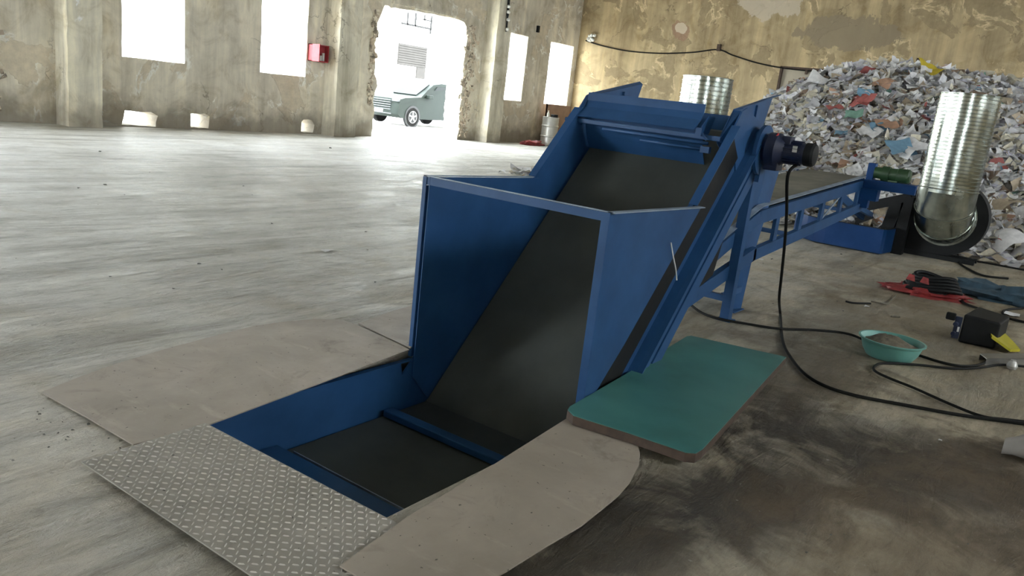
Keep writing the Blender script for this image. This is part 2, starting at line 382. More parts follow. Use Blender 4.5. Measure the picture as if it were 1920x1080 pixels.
# frayed brick along the door opening's right side and the patch of plaster off its left side
def rubble(name, line, y, w, seed, label):
    rnd = random.Random(seed); mb = MB()
    for (x, z) in line:
        for k in range(3):
            cx = x + rnd.uniform(0, w); cz = z + rnd.uniform(-.05, .05); s = rnd.uniform(.04, .095)
            p = [V((cx+rnd.uniform(-s, s)*1.3, y - rnd.uniform(.0, .045), cz+rnd.uniform(-s, s))) for _ in range(7)] + [V((cx, y+.05, cz))]
            h = bmesh.new(); vv = [h.verts.new(q) for q in p]; bmesh.ops.convex_hull(h, input=vv)
            h.verts.ensure_lookup_table(); vs = [q for q in h.verts if q.link_faces]; ix = {q: i for i, q in enumerate(vs)}
            mb.add([q.co.copy() for q in vs], [[ix[q] for q in f.verts] for f in h.faces]); h.free()
    return struct(build(mb, name, 'brick', origin=(0, 0, 0)), label)
rubble('trim_1', [(19.86 + .1*math.sin(i*.9), i*.07) for i in range(2, 51)], YW, .42, 5, 'broken brick edge right of the doorway')
rubble('trim_2', [(15.84+.05*math.sin(i), .9+i*.09) for i in range(28)], YW, .12, 6, 'broken brick edge left of the doorway')
rubble('trim_3', [(6.2+.1*math.sin(i), .15+i*.1) for i in range(16)], YW, .35, 8, 'bare brick patch at the left end of the wall')
lin = MB(); lin.box((16.5, YW-.02, 3.66), (19.7, YW+.02, 3.80))
for i in range(12): lin.box((16.55+i*.27, YW-.035, 3.67), (16.55+i*.27+.22, YW-.02, 3.73))
struct(build(lin, 'trim_4', 'wall_l', origin=(0, 0, 0)), 'exposed brick lintel over the doorway')
for i, (a, b, p) in enumerate([(7.56, 8.22, .5), (14.25, 14.98, .5), (20.72, 21.45, .5), (3.7, 4.4, .5), (-2.9, -2.2, .5)]):
    mb = MB(); n = 30
    rnd = random.Random(50+i)
    R = []
    for k in range(n+1):
        z = HC*k/n; j = [rnd.uniform(-.012, .012) for _ in range(4)]
        R.append([V((a+j[0], YW+.01, z)), V((a+j[0], YW-p+j[1], z)), V((b+j[2], YW-p+j[1], z)), V((b+j[2], YW+.01, z))])
    mb.rings(R); struct(build(mb, 'trim_%d' % (5+i), 'pilaster', origin=(0, 0, 0)), 'plastered pilaster on the left wall')
# far wall with a walled-up doorway in a dark frame
fy1, fz = 8.83, 3.47
wf = holed([(Y0-.6, 0), (YW+TH, 0), (YW+TH, HC), (Y0-.6, HC)], [[(5.6, 0.01), (fy1, 0.01), (fy1, fz), (5.6, fz)]], .4, lambda u, v, w: V((XW+w, u, v)))
struct(build(wf, 'wall_far', 'wall_f', origin=(0, 0, 0)))
mb = MB(); mb.box((XW+.07, 5.5, 0), (XW+.3, fy1+.1, fz+.1)); struct(build(mb, 'door_2', 'infill', origin=(0, 0, 0)), 'walled-up doorway in the far wall')
mb = MB(); mb.box((XW-.04, fy1-.07, .0), (XW+.1, fy1, fz)); mb.box((XW-.04, 5.55, fz-.07), (XW+.1, fy1, fz)); mb.box((XW-.05, 7.95, fz-.2), (XW+.02, 8.02, fz-.06))
struct(build(mb, 'trim_10', 'brownedge', origin=(0, 0, 0)), 'dark frame of the walled-up doorway')
RW = [(3.2, 7.0), (14.0, 15.8), (18.0, 19.8), (22.0, 23.8)]  # unseen high windows, added and sized to light the machine and left wall
wrt = holed([(X0-.6, 0), (XW+.4, 0), (XW+.4, HC), (X0-.6, HC)], [[(a, 4.0), (b_, 4.0), (b_, 6.0), (a, 6.0)] for a, b_ in RW], .6, lambda u, v, w: V((u, Y0-.6+w, v)))
struct(build(wrt, 'wall_right', 'wall_f', origin=(0, 0, 0)))
wr = holed([(Y0-.6, 0), (YW+TH, 0), (YW+TH, HC), (Y0-.6, HC)], [[(11.0, .01), (15.0, .01), (15.0, 4.2), (11.0, 4.2)], [(-5.5, 1.4), (-3.5, 1.4), (-3.5, 3.6), (-5.5, 3.6)]], .6, lambda u, v, w: V((X0-.6+w, u, v)))  # unseen gate opening, added to bring in light from the rear left
struct(build(wr, 'wall_rear', 'wall_l', origin=(0, 0, 0)))
ce = holed([(X0-.6, Y0-.6), (XW+.4, Y0-.6), (XW+.4, YW+TH), (X0-.6, YW+TH)],
           [], .2, lambda u, v, w: V((u, v, HC+w)))
struct(build(ce, 'ceiling', 'ceil', origin=(0, 0, 0)))
# the yard outside
mb = MB(); mb.box((-60, YW+TH, -.2), (90, 60, -.03)); mb.box((-60, -40, -.2), (X0-.6, YW+TH, -.03)); struct(build(mb, 'ground', 'ground', origin=(0, 0, 0)))

# ------------------------------------------------------------------ feeding conveyor with hopper (stands in the pit)
tx, tz = .703, .711; nx, nz = -.711, .703
BX, BZ = 3.48, -.36
def P(s, d, y):  # along the incline, height off the belt, across
    return (BX + tx*s + nx*d, y, BZ + tz*s + nz*d)
def pxz(s, d): a = P(s, d, 0); return (a[0], a[2])
YN, YF = 1.87, 2.98     # inner faces of the near and far side frames
c1 = thing('feeding_conveyor', (3.3, 2.4, -1.04), 'blue inclined feed conveyor with open hopper rising out of the floor pit', 'conveyor')
# belt loop
SR = 2.49; rc = .12
cen = V((BX+tx*SR-nx*rc, 0, BZ+tz*SR-nz*rc))
top = [(1.98, BZ), (2.6, BZ), (3.1, BZ), (BX, BZ)] + [pxz(SR*k/8, 0) for k in range(1, 9)]
a0 = math.atan2(nz, nx)
arc = [(cen.x+rc*math.cos(a0-k*math.pi/8), cen.z+rc*math.sin(a0-k*math.pi/8)) for k in range(1, 9)]
low = [pxz(0.35, -.24), (BX+.03, BZ-.24), (1.98, BZ-.24)]
arc2 = [(1.98+.12*math.cos(-math.pi/2-k*math.pi/8), BZ-.12+.12*math.sin(-math.pi/2-k*math.pi/8)) for k in range(1, 8)]
loop = top+arc+low+arc2; n = len(loop)
b = MB(); th = .01
inner = []
for i in range(n):
    p = V(loop[i-1]); q = V(loop[(i+1) % n]); t_ = (q-p).normalized(); nn = V((t_.y, -t_.x)); inner.append((loop[i][0]+nn.x*th, loop[i][1]+nn.y*th))
for i in range(n):
    k = (i+1) % n
    for ring in (loop, inner):
        b.add([(ring[i][0], YN+.02, ring[i][1]), (ring[k][0], YN+.02, ring[k][1]), (ring[k][0], YF-.02, ring[k][1]), (ring[i][0], YF-.02, ring[i][1])], [(0, 1, 2, 3)])
    for y in (YN+.02, YF-.02):
        b.add([(loop[i][0], y, loop[i][1]), (loop[k][0], y, loop[k][1]), (inner[k][0], y, inner[k][1]), (inner[i][0], y, inner[i][1])], [(0, 1, 2, 3)])
build(b, 'belt', 'belt', c1, True)
b = MB(); b.cyl((cen.x, YN+.03, cen.z), (cen.x, YF-.03, cen.z), rc-.012); b.cyl((cen.x, 1.74, cen.z), (cen.x, YF+.09, cen.z), .025, n=14); build(b, 'head_roller', 'steel', c1, True)
b = MB(); b.cyl((1.98, YN+.03, BZ-.12), (1.98, YF-.03, BZ-.12), rc-.012); build(b, 'tail_roller', 'steel', c1, True)
# side frames: top flange, plate, dark strip, lower channel
for nm, y, s in (('near', YN, -1), ('far', YF, 1)):
    b = MB(); o = .012*s
    ts = 2.30
    # skirt plate (incline + flat part in the pit)
    b.xz([pxz(.0, .30), pxz(ts, .30), pxz(ts+.1, .22), pxz(SR+.06, .05), pxz(SR+.06, -.05), pxz(0.1, -.05)], y, y+o)
    if s > 0: b.xz([(BX+nx*.30, BZ+nz*.30), (3.586, -.324), (3.4, BZ-.06), (1.86, BZ-.06), (1.86, -.06), (3.245, -.06)], y, y+o)
    else: b.xz([(3.267, -.149), (3.586, -.324), (3.4, BZ-.06), (1.86, BZ-.06), (1.86, BZ-.01), (3.12, BZ-.01)], y, y+o)
    # flange on the incline, turned outward
    b.beam(P(1.63, .30, y+s*.028), P(ts, .30, y+s*.028), .056, .007, (nx, 0, nz))
    
    if s > 0: b.beam((1.86, y-s*.012, -.055), (3.32, y-s*.012, -.055), .035, .007)
    build(b, 'side_plate', 'blue', c1)
    b = MB(); b.beam(P(.25, -.055, y+s*.035), P(SR+.1, -.055, y+s*.035), .06, .11, (nx, 0, nz)); 
    b.beam(P(.25, -.20, y+s*.030), P(SR-.1, -.20, y+s*.030), .05, .09, (nx, 0, nz))
    b.beam(P(.25, -.005, y+s*.05), P(SR+.05, -.005, y+s*.05), .10, .008, (nx, 0, nz))
    build(b, 'frame_rail', 'blue', c1)
    b = MB(); b.beam(P(.15, .17, y+s*.02), P(ts-.05, .17, y+s*.02), .012, .20, (nx, 0, nz)); build(b, 'dark_strip', 'black', c1)
    b = MB()
    for k in range(6): b.beam(P(.3+k*.4, -.08, y+s*.02), P(.3+k*.4, -.24, y+s*.02), .035, .01, (0, 1, 0))
    build(b, 'frame_slat', 'blue', c1)
    b = MB(); b.box((1.84, y, -1.04), (1.90, y+s*.06, -.07)); b.box((3.5, y, -1.04), (3.56, y+s*.06, BZ-.15)); build(b, 'pit_leg', 'blue', c1)
    # bearing block at the head
    b = MB(); b.box((cen.x-.1, y+s*.01, cen.z-.07), (cen.x+.08, y+s*.05, cen.z+.07)); b.cyl((cen.x, y+s*.05, cen.z), (cen.x, y+s*.09, cen.z), .05); 
    b.cyl((cen.x, y+s*.09, cen.z), (cen.x, y+s*.10, cen.z), .035); build(b, 'bearing', 'darkblue', c1, bevel=.004)
    # head cheek, rounded corner
    pts = [pxz(ts-.02, .30), pxz(ts+.12, .31), pxz(ts+.2, .27), pxz(ts+.23, .2), pxz(SR+.16, .0), pxz(SR+.16, -.16), pxz(SR-.1, -.16), pxz(ts-.1, .0)]
    b = MB(); b.xz(pts, y+o, y+o+s*.01); build(b, 'head_cheek', 'blue', c1)
# slack rollers / cross bars seen in the pit
b = MB(); b.box((2.22, YN+.03, BZ+.002), (2.36, YF-.03, BZ+.055)); b.box((2.36, YN+.03, BZ+.002), (2.40, YF-.03, BZ+.02)); build(b, 'front_bar', 'blue', c1)
b = MB(); b.box((3.10, YN+.03, BZ+.004), (3.17, YF-.03, BZ+.045)); build(b, 'hold_down_bar', 'blue', c1, bevel=.006)
b = MB(); b.beam((2.425, 2.0, BZ+.01), (2.425, 2.9, BZ+.01), .006, .02); build(b, 'scraper_strip', 'blueedge', c1)
# hopper
HXF, HT = 3.34, 1.02
b = MB()
b.xz([(HXF, -.02), (HXF, HT), (4.44, HT-.02), (pxz(.62, .30))], 1.80, 1.808)
build(b, 'hopper_side', 'blue', c1)
b = MB(); b.xz([(HXF, -.17), (HXF, HT), (4.44, HT-.02), pxz(1.62, .012), pxz(.02, .012)], 2.962, 2.967); build(b, 'hopper_side', 'blue', c1)
b = MB(); b.box((HXF-.004, 1.80, -.05), (HXF-.001, 1.845, HT-.001)); b.box((HXF+.007, 1.809, -.05), (HXF+.05, 1.815, HT-.05)); build(b, 'hopper_post', 'blue', c1)
b = MB(); b.box((HXF-.004, 2.985, -.05), (HXF-.001, 3.012, HT-.001)); b.box((HXF+.007, 2.990, -.05), (HXF+.05, 2.997, HT-.05)); build(b, 'hopper_post', 'blue', c1)
b = MB(); b.box((HXF+.001, 1.812, HT-.045), (HXF+.007, 2.995, HT-.002)); build(b, 'hopper_crossbar', 'blue', c1)
b = MB(); b.box((HXF, 1.79, HT), (HXF+.012, 3.012, HT+.006)); b.prism([(HXF, 1.775, HT), (HXF, 1.815, HT), (4.44, 1.815, HT-.02), (4.44, 1.775, HT-.02)], (0, 0, .006))
b.prism([(HXF, 2.985, HT), (HXF, 3.012, HT), (4.44, 3.012, HT-.02), (4.44, 2.985, HT-.02)], (0, 0, .006)); build(b, 'hopper_rim', 'blueedge', c1)
b = MB(); b.tube(smooth_path([onY(1258, 455, 1.79), onY(1262, 480, 1.78), onY(1267, 505, 1.79), onY(1269, 525, 1.80)]), .004); build(b, 'wire', 'white', c1)
# head: flap, hood, cross bars, chute box
b = MB(); R = []
for k in range(9):
    u = k/8; R.append([V((5.03-.10*u-.03*math.sin(u*3.1), yy, 1.215+.24*u)) for yy in (YF-.02, 2.07)])
vs = []; 
for r in R: vs += [r[0], r[1], r[1]+V((.006, 0, .003)), r[0]+V((.006, 0, .003))]
for k in range(8):
    b.add(vs[k*4:k*4+8], [(0, 1, 5, 4), (1, 2, 6, 5), (2, 3, 7, 6), (3, 0, 4, 7)])
build(b, 'sealing_flap', 'blue', c1, True)
b = MB(); prof = [(4.84, 1.435), (4.93, 1.50), (4.955, 1.545), (4.965, 1.60), (4.971, 1.60), (4.962, 1.545), (4.937, 1.496), (4.845, 1.428)]
b.xz(prof, 2.985, 2.10); build(b, 'hood_plate', 'blue', c1)
b = MB(); b.xz([(4.84, 1.43), (4.96, 1.53), (5.06, 1.52), (5.0, 1.42), (4.93, 1.38)], 2.06, 2.066); build(b, 'hood_ear', 'blue', c1)
b = MB(); b.beam((4.87, YF+.02, 1.40), (4.87, 1.92, 1.395), .03, .032, (0, 0, 1)); build(b, 'cross_beam', 'blue', c1, bevel=.004)
b = MB(); b.cyl((4.82, 2.75, 1.365), (4.82, 1.98, 1.36), .012, n=10); b.cyl((4.81, 2.45, 1.325), (4.81, 2.02, 1.32), .010, n=10); build(b, 'scraper_rod', 'blue', c1, True)
b = MB(); b.box((4.80, 2.03, 1.40), (4.84, 2.07, 1.45)); b.beam((4.82, 2.05, 1.44), (4.83, 2.0, 1.38), .02, .012); build(b, 'spring_clip', 'blue', c1)
b = MB(); b.box((4.80, 1.96, 1.30), (4.83, 2.02, 1.34)); b.cyl((4.84, 3.02, 1.40), (4.84, 3.07, 1.40), .014, n=12); build(b, 'tension_bolt', 'blue', c1)
for y, s in ((1.96, -1), (3.0, 1)):
    b = MB(); b.xz([(4.90, 1.37), (5.09, 1.585), (5.79, 1.715), (5.60, 1.28), (5.35, 1.15)], y, y+s*.006)
    b.prism([(5.09, y, 1.585), (5.79, y, 1.715), (5.83, y+s*.05, 1.735), (5.13, y+s*.05, 1.60)], (0, 0, .006))
    b.prism([(4.90, y, 1.37), (5.09, y, 1.585), (5.10, y-.05, 1.585), (5.0, y-.06, 1.37)] if s < 0 else [(4.90, y, 1.37), (5.09, y, 1.585), (5.09, y-.03, 1.585), (4.90, y-.03, 1.37)], (.006, 0, 0))
    b.box((5.48, y-.02, 1.25), (5.54, y+.02, 1.64))
    build(b, 'chute_side', 'blue', c1)
b = MB(); b.box((5.55, 1.96, .95), (5.556, 3.0, 1.55)); build(b, 'chute_back', 'blue', c1)
# drive: flange disc, gearbox, motor
dx, dz = cen.x-.02, 1.36
b = MB(); b.cyl((dx, 1.80, dz-.01), (dx, 1.775, dz-.01), .165, n=36); b.box((dx-.03, 1.77, dz-.22), (dx+.05, 1.80, dz-.1)); build(b, 'flange_disc', 'blue', c1, True)
g = MB(); g.lathe([(0, .09), (.03, .115), (.09, .115), (.12, .09), (.14, .075)], (dx, 1.775, dz), (0, -1, 0), 20); g.box((dx-.06, 1.66, dz-.13), (dx+.07, 1.75, dz+.06)); build(g, 'gearbox', 'darkblue', c1, True, bevel=.006)
m_ = MB(); m_.cyl((dx, 1.65, dz), (dx, 1.475, dz), .068, n=28)
for k in range(18):
    a = 2*math.pi*k/18; r = V((math.cos(a), 0, math.sin(a))); m_.beam(V((dx, 1.64, dz))+r*.072, V((dx, 1.53, dz))+r*.072, .004, .014, r)
mo = build(m_, 'motor', 'darkblue', c1, True)
b = MB(); b.lathe([(0, .074), (.045, .076), (.06, .066), (.066, .04)], (dx, 1.505, dz), (0, -1, 0), 28); build(b, 'fan_cowl', 'black', mo, True)
b = MB(); b.box((dx-.074, 1.545, dz+.005), (dx-.071, 1.575, dz+.045)); build(b, 'rating_label', 'white', mo)
b = MB(); b.box((dx-.05, 1.60, dz+.05), (dx+.03, 1.66, dz+.10)); build(b, 'terminal_box', 'darkblue', mo, bevel=.005)
b = MB(); b.tube([(dx-.06, 1.70, dz+.02), (dx-.065, 1.70, dz+.07), (dx-.05, 1.69, dz+.11)], .008); build(b, 'red_tag', 'red', mo)
# underside drive guard / dark trough between the frames
b = MB(); b.xz([(5.0, .95), (5.3, 1.2), (5.45, .9), (5.3, .45), (4.95, .35), (4.75, .55)], 1.98, 2.02); build(b, 'guard_plate', 'black', c1)
b = MB(); b.box((4.98, 1.965, .70), (5.03, 1.975, .74)); build(b, 'warning_label', 'yellow', c1)
for x, yy, zt in ((5.92, 2.05, 1.24),):
    b = MB(); b.box((x-.04, yy-.035, 0), (x+.04, yy+.035, zt)); b.box((x-.06, yy-.06, 0), (x+.06, yy+.06, .008)); build(b, 'leg', 'blue', c1)
    b = MB(); b.box((x-.04, 2.85, 0), (x+.04, 2.92, zt)); b.box((x-.06, 2.83, 0), (x+.06, 2.94, .008)); build(b, 'leg', 'blue', c1)
    b = MB(); b.beam((x, 2.05, 1.2), (5.4, 1.93, 1.2), .05, .06); b.beam((x, 2.88, 1.2), (5.4, YF+.02, 1.2), .05, .06); b.beam((5.92, 2.08, .17), (5.92, 2.86, .17), .04, .05); build(b, 'leg_brace', 'blue', c1)

# ------------------------------------------------------------------ second conveyor
c2 = thing('discharge_conveyor', (7.6, 2.45, 0), 'long gently rising blue conveyor with dusty belt behind the feed hopper', 'conveyor')
def z2(x): return .88 + (x-6.6)*.0576 if x > 6.4 else .868 + (x-6.4)*.28
YA, YB = 2.12, 2.80
XA, XE = 5.15, 9.95
b = MB(); xs = [XA, 5.8, 6.4, 7.2, 8.0, 9.0, XE]
R = [[V((x, y, z2(x)-.006+dz_)) for y, dz_ in ((YA, .0), (YA, -.008), (YB, -.008), (YB, 0))] for x in xs]
R += [[V((XE+.07*math.sin(a), y, z2(XE)-.076+(.07+d_)*math.cos(a))) for y, d_ in ((YA, 0), (YA, -.008), (YB, -.008), (YB, 0))] for a in (.5, 1.1, 1.57, 2.2, 3.1)]
R += [[V((x, y, z2(x)-.146+dz_)) for y, dz_ in ((YA, 0), (YA, .008), (YB, .008), (YB, 0))] for x in xs[::-1]]
b.rings(R); build(b, 'belt', 'belt2', c2, True)
b = MB(); b.cyl((XE-.01, YA+.01, z2(XE)-.08), (XE-.01, YB-.01, z2(XE)-.08), .06); b.cyl((XE-.01, 1.98, z2(XE)-.08), (XE-.01, 2.9, z2(XE)-.08), .02, n=12); build(b, 'end_roller', 'steel', c2, True)
for y, s in ((YA, -1), (YB, 1)):
    b = MB()
    for a, c in ((XA, 6.4), (6.4, XE+.05)):
        b.prism([(a, y, z2(a)+.012), (c, y, z2(c)+.012), (c, y+s*.05, z2(c)+.006), (a, y+s*.05, z2(a)+.006)], (0, 0, .005))
    build(b, 'belt_edge_strip', 'steel' if 0 else 'blueedge', c2)
    b = MB()
    for a, c in ((XA, 6.4), (6.4, XE+.05)):
        b.beam((a, y+s*.02, z2(a)-.085), (c, y+s*.02, z2(c)-.085), .04, .11); 
    build(b, 'upper_rail', 'blue', c2)
    b = MB(); b.beam((5.15, y+s*.02, .25), (6.45, y+s*.02, .48), .05, .11); b.beam((6.4, y+s*.02, .47), (XE, y+s*.02, .72), .05, .10); build(b, 'lower_rail', 'blue', c2)
    for x in (5.2, 6.9, 7.6, 8.3, 9.0, 9.7):
        b = MB(); zl = .48+(x-6.45)*.072 if x > 6.4 else .26; b.box((x-.045, y+s*.005, zl), (x+.045, y+s*.035, z2(x)-.08)); build(b, 'strut', 'blue', c2)
    b = MB(); b.beam((7.72, y+s*.02, .62), (8.15, y+s*.02, .62), .01, .02) if 0 else b.beam((8.35, y+s*.02, .66), (8.95, y+s*.02, .88), .01, .02); build(b, 'tie_rod', 'blueedge', c2)
    # tall tapering post
    b = MB(); b.xz([(6.20, 1.20), (6.53, 1.23), (6.44, .9), (6.34, .5), (6.30, 0), (6.22, 0), (6.12, .5), (6.16, .9)], y+.02, y+.026)
    b.prism([(6.53, y+.02, 1.235), (6.74, y-.02, 1.225), (6.62, y-.02, .86), (6.45, y-.02, .42), (6.40, y-.02, .0), (6.30, y+.02, 0), (6.34, y+.02, .5), (6.44, y+.02, .9)], (0, .007, 0))
    b.box((6.2, y-.04, 0), (6.42, y+.06, .008)); build(b, 'post', 'blue', c2)
    b = MB(); b.beam((6.35, y, .18), (5.96, y, .17), .03, .05); b.beam((6.62, y+.3*0, .50), (6.95, y, .02), .03, .04) if s > 0 else b.beam((6.50, y+.02, .45), (6.42, y+.12, .0), .03, .04); build(b, 'leg_brace', 'blue', c2)
b = MB(); b.box((9.80, 1.53, .95), (9.88, 2.86, 1.05)); b.box((9.72, 1.53, 1.05), (10.02, 2.02, 1.056)); b.box((9.74, 1.9, .82), (9.9, 2.1, .95)); build(b, 'motor_bracket', 'blue2', c2)
b = MB(); b.box((9.84, 2.0, .98), (9.96, 2.08, 1.24)); b.box((9.84, 2.0, .72), (9.95, 2.14, .98)); build(b, 'bearing_housing', 'blue2', c2, bevel=.006)
g = MB(); g.cyl((9.88, 2.0, 1.14), (9.88, 1.88, 1.14), .065, n=20); g.cyl((9.88, 1.92, 1.14), (9.88, 1.84, 1.14), .085, n=20); build(g, 'gearbox', 'green', c2, True)
g = MB(); g.lathe([(0, .07), (.11, .072), (.12, .08), (.23, .08), (.25, .06)], (9.88, 1.87, 1.14), (0, -1, 0), 24); g.box((9.83, 1.74, 1.06), (9.93, 1.84, 1.075)); mo2 = build(g, 'motor', 'green', c2, True)
b = MB(); b.beam((9.86, 2.45, .90), (11.70, 2.40, .46), .05, .10); b.beam((9.9, 2.12, .72), (11.7, 2.3, .50), .05, .06); build(b, 'support_arm', 'blue', c2)
b = MB(); b.box((5.5, YA-.0, .30), (5.56, YB, .36)); b.box((9.6, YA, .66), (9.66, YB, .70)); b.box((7.6, YA, .52), (7.64, YB, .56)); build(b, 'cross_member', 'blue', c2)

# ------------------------------------------------------------------ blue pan and black frame in front of the paper heap
pn = thing('blue_floor_pan', (11.8, 2.4, 0), 'bright blue low steel pan on the floor beside the black blower', 'pan')
b = MB(); L = [(11.9, 3.35), (11.62, 3.10), (11.52, 2.95), (11.50, 2.80), (11.50, 2.06), (11.56, 2.03), (12.3, 1.96)]
for i in range(len(L)-1):
    (x0, y0), (x1, y1) = L[i], L[i+1]; b.add([(x0, y0, .02), (x1, y1, .02), (x1, y1, .35), (x0, y0, .35), (x0+.012, y0+.004, .02), (x1+.012, y1+.004, .02), (x1+.012, y1+.004, .35), (x0+.012, y0+.004, .35)],
          [(0, 1, 2, 3), (7, 6, 5, 4), (3, 2, 6, 7), (0, 4, 5, 1)])
build(b, 'pan_wall', 'blue2', pn, True, auto=25)
b = MB()
for i in range(len(L)-1): b.beam((*L[i], .355), (*L[i+1], .355), .03, .01)
build(b, 'rim', 'black', pn)
b = MB(); b.xy([(11.56, 2.08), (12.3, 2.0), (12.3, 3.3), (11.9, 3.3), (11.54, 2.9)], .0, .02); build(b, 'base_sheet', 'black', pn)
fr = thing('black_machine_frame', (12.0, 2.2, 0), 'black angled steel frame standing between conveyor end and blower', 'frame')
b = MB(); b.beam((12.0, 2.44, .58), (12.0, 1.9, .80), .06, .13, (0, 0, 1)); build(b, 'sloping_bar', 'black', fr)
b = MB(); b.beam((12.0, 2.16, 0.0), (12.0, 2.05, .72), .16, .10, (1, 0, 0)); build(b, 'upright', 'black', fr)
b = MB(); b.beam((12.1, 2.56, .34), (12.1, 2.36, .46), .06, .09, (0, 0, 1)); b.beam((12.1, 2.54, .0), (12.1, 2.54, .36), .05, .05, (1, 0, 0)); build(b, 'foot_bar', 'black', fr)
b = MB(); b.box((11.95, 1.86, .0), (12.1, 2.0, .80)); build(b, 'side_panel', 'black', fr)

# ------------------------------------------------------------------ blower and ducts
bl = thing('centrifugal_blower', (12.45, 1.46, 0), 'black round centrifugal blower casing under the galvanised duct', 'blower')
FC = V((12.3, 1.47, .56))
b = MB(); R = []
for x in (12.28, 12.62):
    r = []
    for k in range(48):
        a = 2*math.pi*k/48; rr = .52 if a < 0 else .50 + .06*((a/(2*math.pi)))
        r.append(V((x, FC.y + rr*math.sin(a+math.pi), FC.z + rr*math.cos(a+math.pi))))
    R.append(r)
b.rings(R); build(b, 'volute', 'black', bl, True)
b = MB(); b.box((12.32, 1.94, .10), (12.6, 2.12, .70)); b.box((12.26, 1.0, 0), (12.32, 2.1, .06)); b.box((12.56, 1.0, 0), (12.62, 2.1, .06)); b.box((12.30, 1.50, .04), (12.6, 2.08, .2)); build(b, 'base', 'black', bl)
b = MB(); b.lathe([(0, .385), (.02, .385), (.02, .36), (.05, .36)], (12.28, FC.y, .575), (-1, 0, 0), 40); build(b, 'inlet_ring', 'galv', bl, True)
def ribbed(z0, z1, r, pitch, c, tilt=0):
    pr = []; z = z0
    while z < z1:
        pr += [(z, r), (z+pitch*.62, r), (z+pitch*.72, r+.010), (z+pitch*.84, r+.010), (z+pitch*.94, r)]; z += pitch
    pr.append((z1, r)); pr.append((z1, r-.004)); pr.append((z0, r-.004)); return pr
d1 = thing('spiral_duct', (11.86, 1.47, .18), 'shiny galvanised spiral duct with elbow rising from the black blower', 'duct')
b = MB(); b.lathe(ribbed(.98, 2.17, .352, .047, 0), (11.88, 1.47, 0), (0, 0, 1), 64, cap=False); build(b, 'ribbed_pipe', 'galv', d1, True, auto=50)
b = MB(); ZE, XC = .93, 11.88; R = []; seam = MB(); bend = .36
def ering(a, r, sc=1):   # a: 0 vertical .. pi/2 horizontal; centre of bend at (XC+bend, ZE)
    c = V((XC+bend-bend*math.cos(a), 1.47, ZE-bend*math.sin(a))); u = V((-math.cos(a), 0, -math.sin(a)))
    return [c + u*(r*math.cos(2*math.pi*k/48)) + V((0, r*math.sin(2*math.pi*k/48), 0)) for k in range(48)]
R = [[p + V((0, 0, .07)) for p in ering(0, .356)]] + [ering(math.pi/2*k/3, .356) for k in range(4)]
R.append([p + V((.05, 0, 0)) for p in R[-1]])
b.rings(R, True, False); build(b, 'elbow', 'galv', d1, True, auto=12)
for a, off in ((0, V((0, 0, .05))), (math.pi/6, V()), (math.pi/3, V()), (math.pi/2, V((0.03, 0, 0)))):
    pts = [p+off for p in ering(a, .360)]; pts.append(pts[0]); s_ = MB(); s_.tube(pts, .008, 6); build(s_, 'seam', 'galv', d1, True)
d2 = MB(); d2.lathe(ribbed(0.0, 2.09, .35, .06, 0), (11.0, 4.68, 0), (0, 0, 1), 56, cap=False)
for k in range(10): d2.cyl((11.0-.352*math.cos(.25), 4.68+.352*math.sin(.25), .2*k), (11.0-.352*math.cos(.25), 4.68+.352*math.sin(.25), .2*k+.19), .004, n=6)
tag(build(d2, 'spiral_duct', 'galv', smooth=True, auto=50, origin=(11, 4.68, 0)), 'upright galvanised spiral duct standing alone behind the feed conveyor head', 'duct')

# ------------------------------------------------------------------ sheets round the pit
def sheet(name, pix, z, th, mat, label, cat, bevel=.001, extra=None, curve=0):
    pts = [onZ(x, y, z+th) for x, y in pix]; mb = MB(); mb.xy([(p.x, p.y) for p in pts], z, z+th)
    o = build(mb, name, mat); return tag(o, label, cat)
lp = sheet('cover_sheet', [(78, 735), (165, 783), (250, 833), (377, 801), (768, 655), (716, 630), (665, 607), (640, 599), (590, 598), (540, 602), (480, 610), (400, 630), (300, 657), (220, 681), (150, 706)], .008, .006, 'plate',
      'large brown-grey flat sheet covering floor left of the pit', 'cover sheet')
sheet('cover_sheet', [(672, 606), (769, 652), (850, 600), (850, 545), (780, 570), (735, 583)], .006, .006, 'plate', 'small brown-grey sheet behind the hopper corner, left of the hopper', 'cover sheet')
ck = MB()
K = [(1.315, 2.75), (1.84, 2.775), (1.875, 1.1), (1.34, 1.1)]
ck.xy(K, .016, .021)
rnd = random.Random(4)
ck.mi = 1
for i in range(19):
    for j in range(56):
        u = (i+.5)/19; v_ = (j+.5)/56
        x = K[0][0]*(1-u)*(1-v_)+K[1][0]*u*(1-v_)+K[2][0]*u*v_+K[3][0]*(1-u)*v_; y = K[0][1]*(1-u)*(1-v_)+K[1][1]*u*(1-v_)+K[2][1]*u*v_+K[3][1]*(1-u)*v_
        a = math.radians(-55) if (i+j) % 2 else math.radians(35)
        d = V((math.cos(a), math.sin(a), 0)); e = V((-d.y, d.x, 0)); c = V((x, y, .021)); L_ = .012
        ck.add([c-d*L_, c-d*L_*.4+e*.0021, c+d*L_*.4+e*.0021, c+d*L_, c+d*L_*.4-e*.0021, c-d*L_*.4-e*.0021, c-d*L_*.6+V((0, 0, .0045)), c+d*L_*.6+V((0, 0, .0045))],
               [(0, 6, 1), (1, 6, 7, 2), (2, 7, 3), (3, 7, 4), (4, 7, 6, 5), (5, 6, 0)])
MT['worn'] = simple('worn_raised_steel', (.52, .50, .45), .45, 0, .1, 8, .05)
tag(build(ck, 'chequer_plate', ['checker', 'worn']), 'raised-pattern steel chequer plate across the near end of the pit', 'chequer plate')
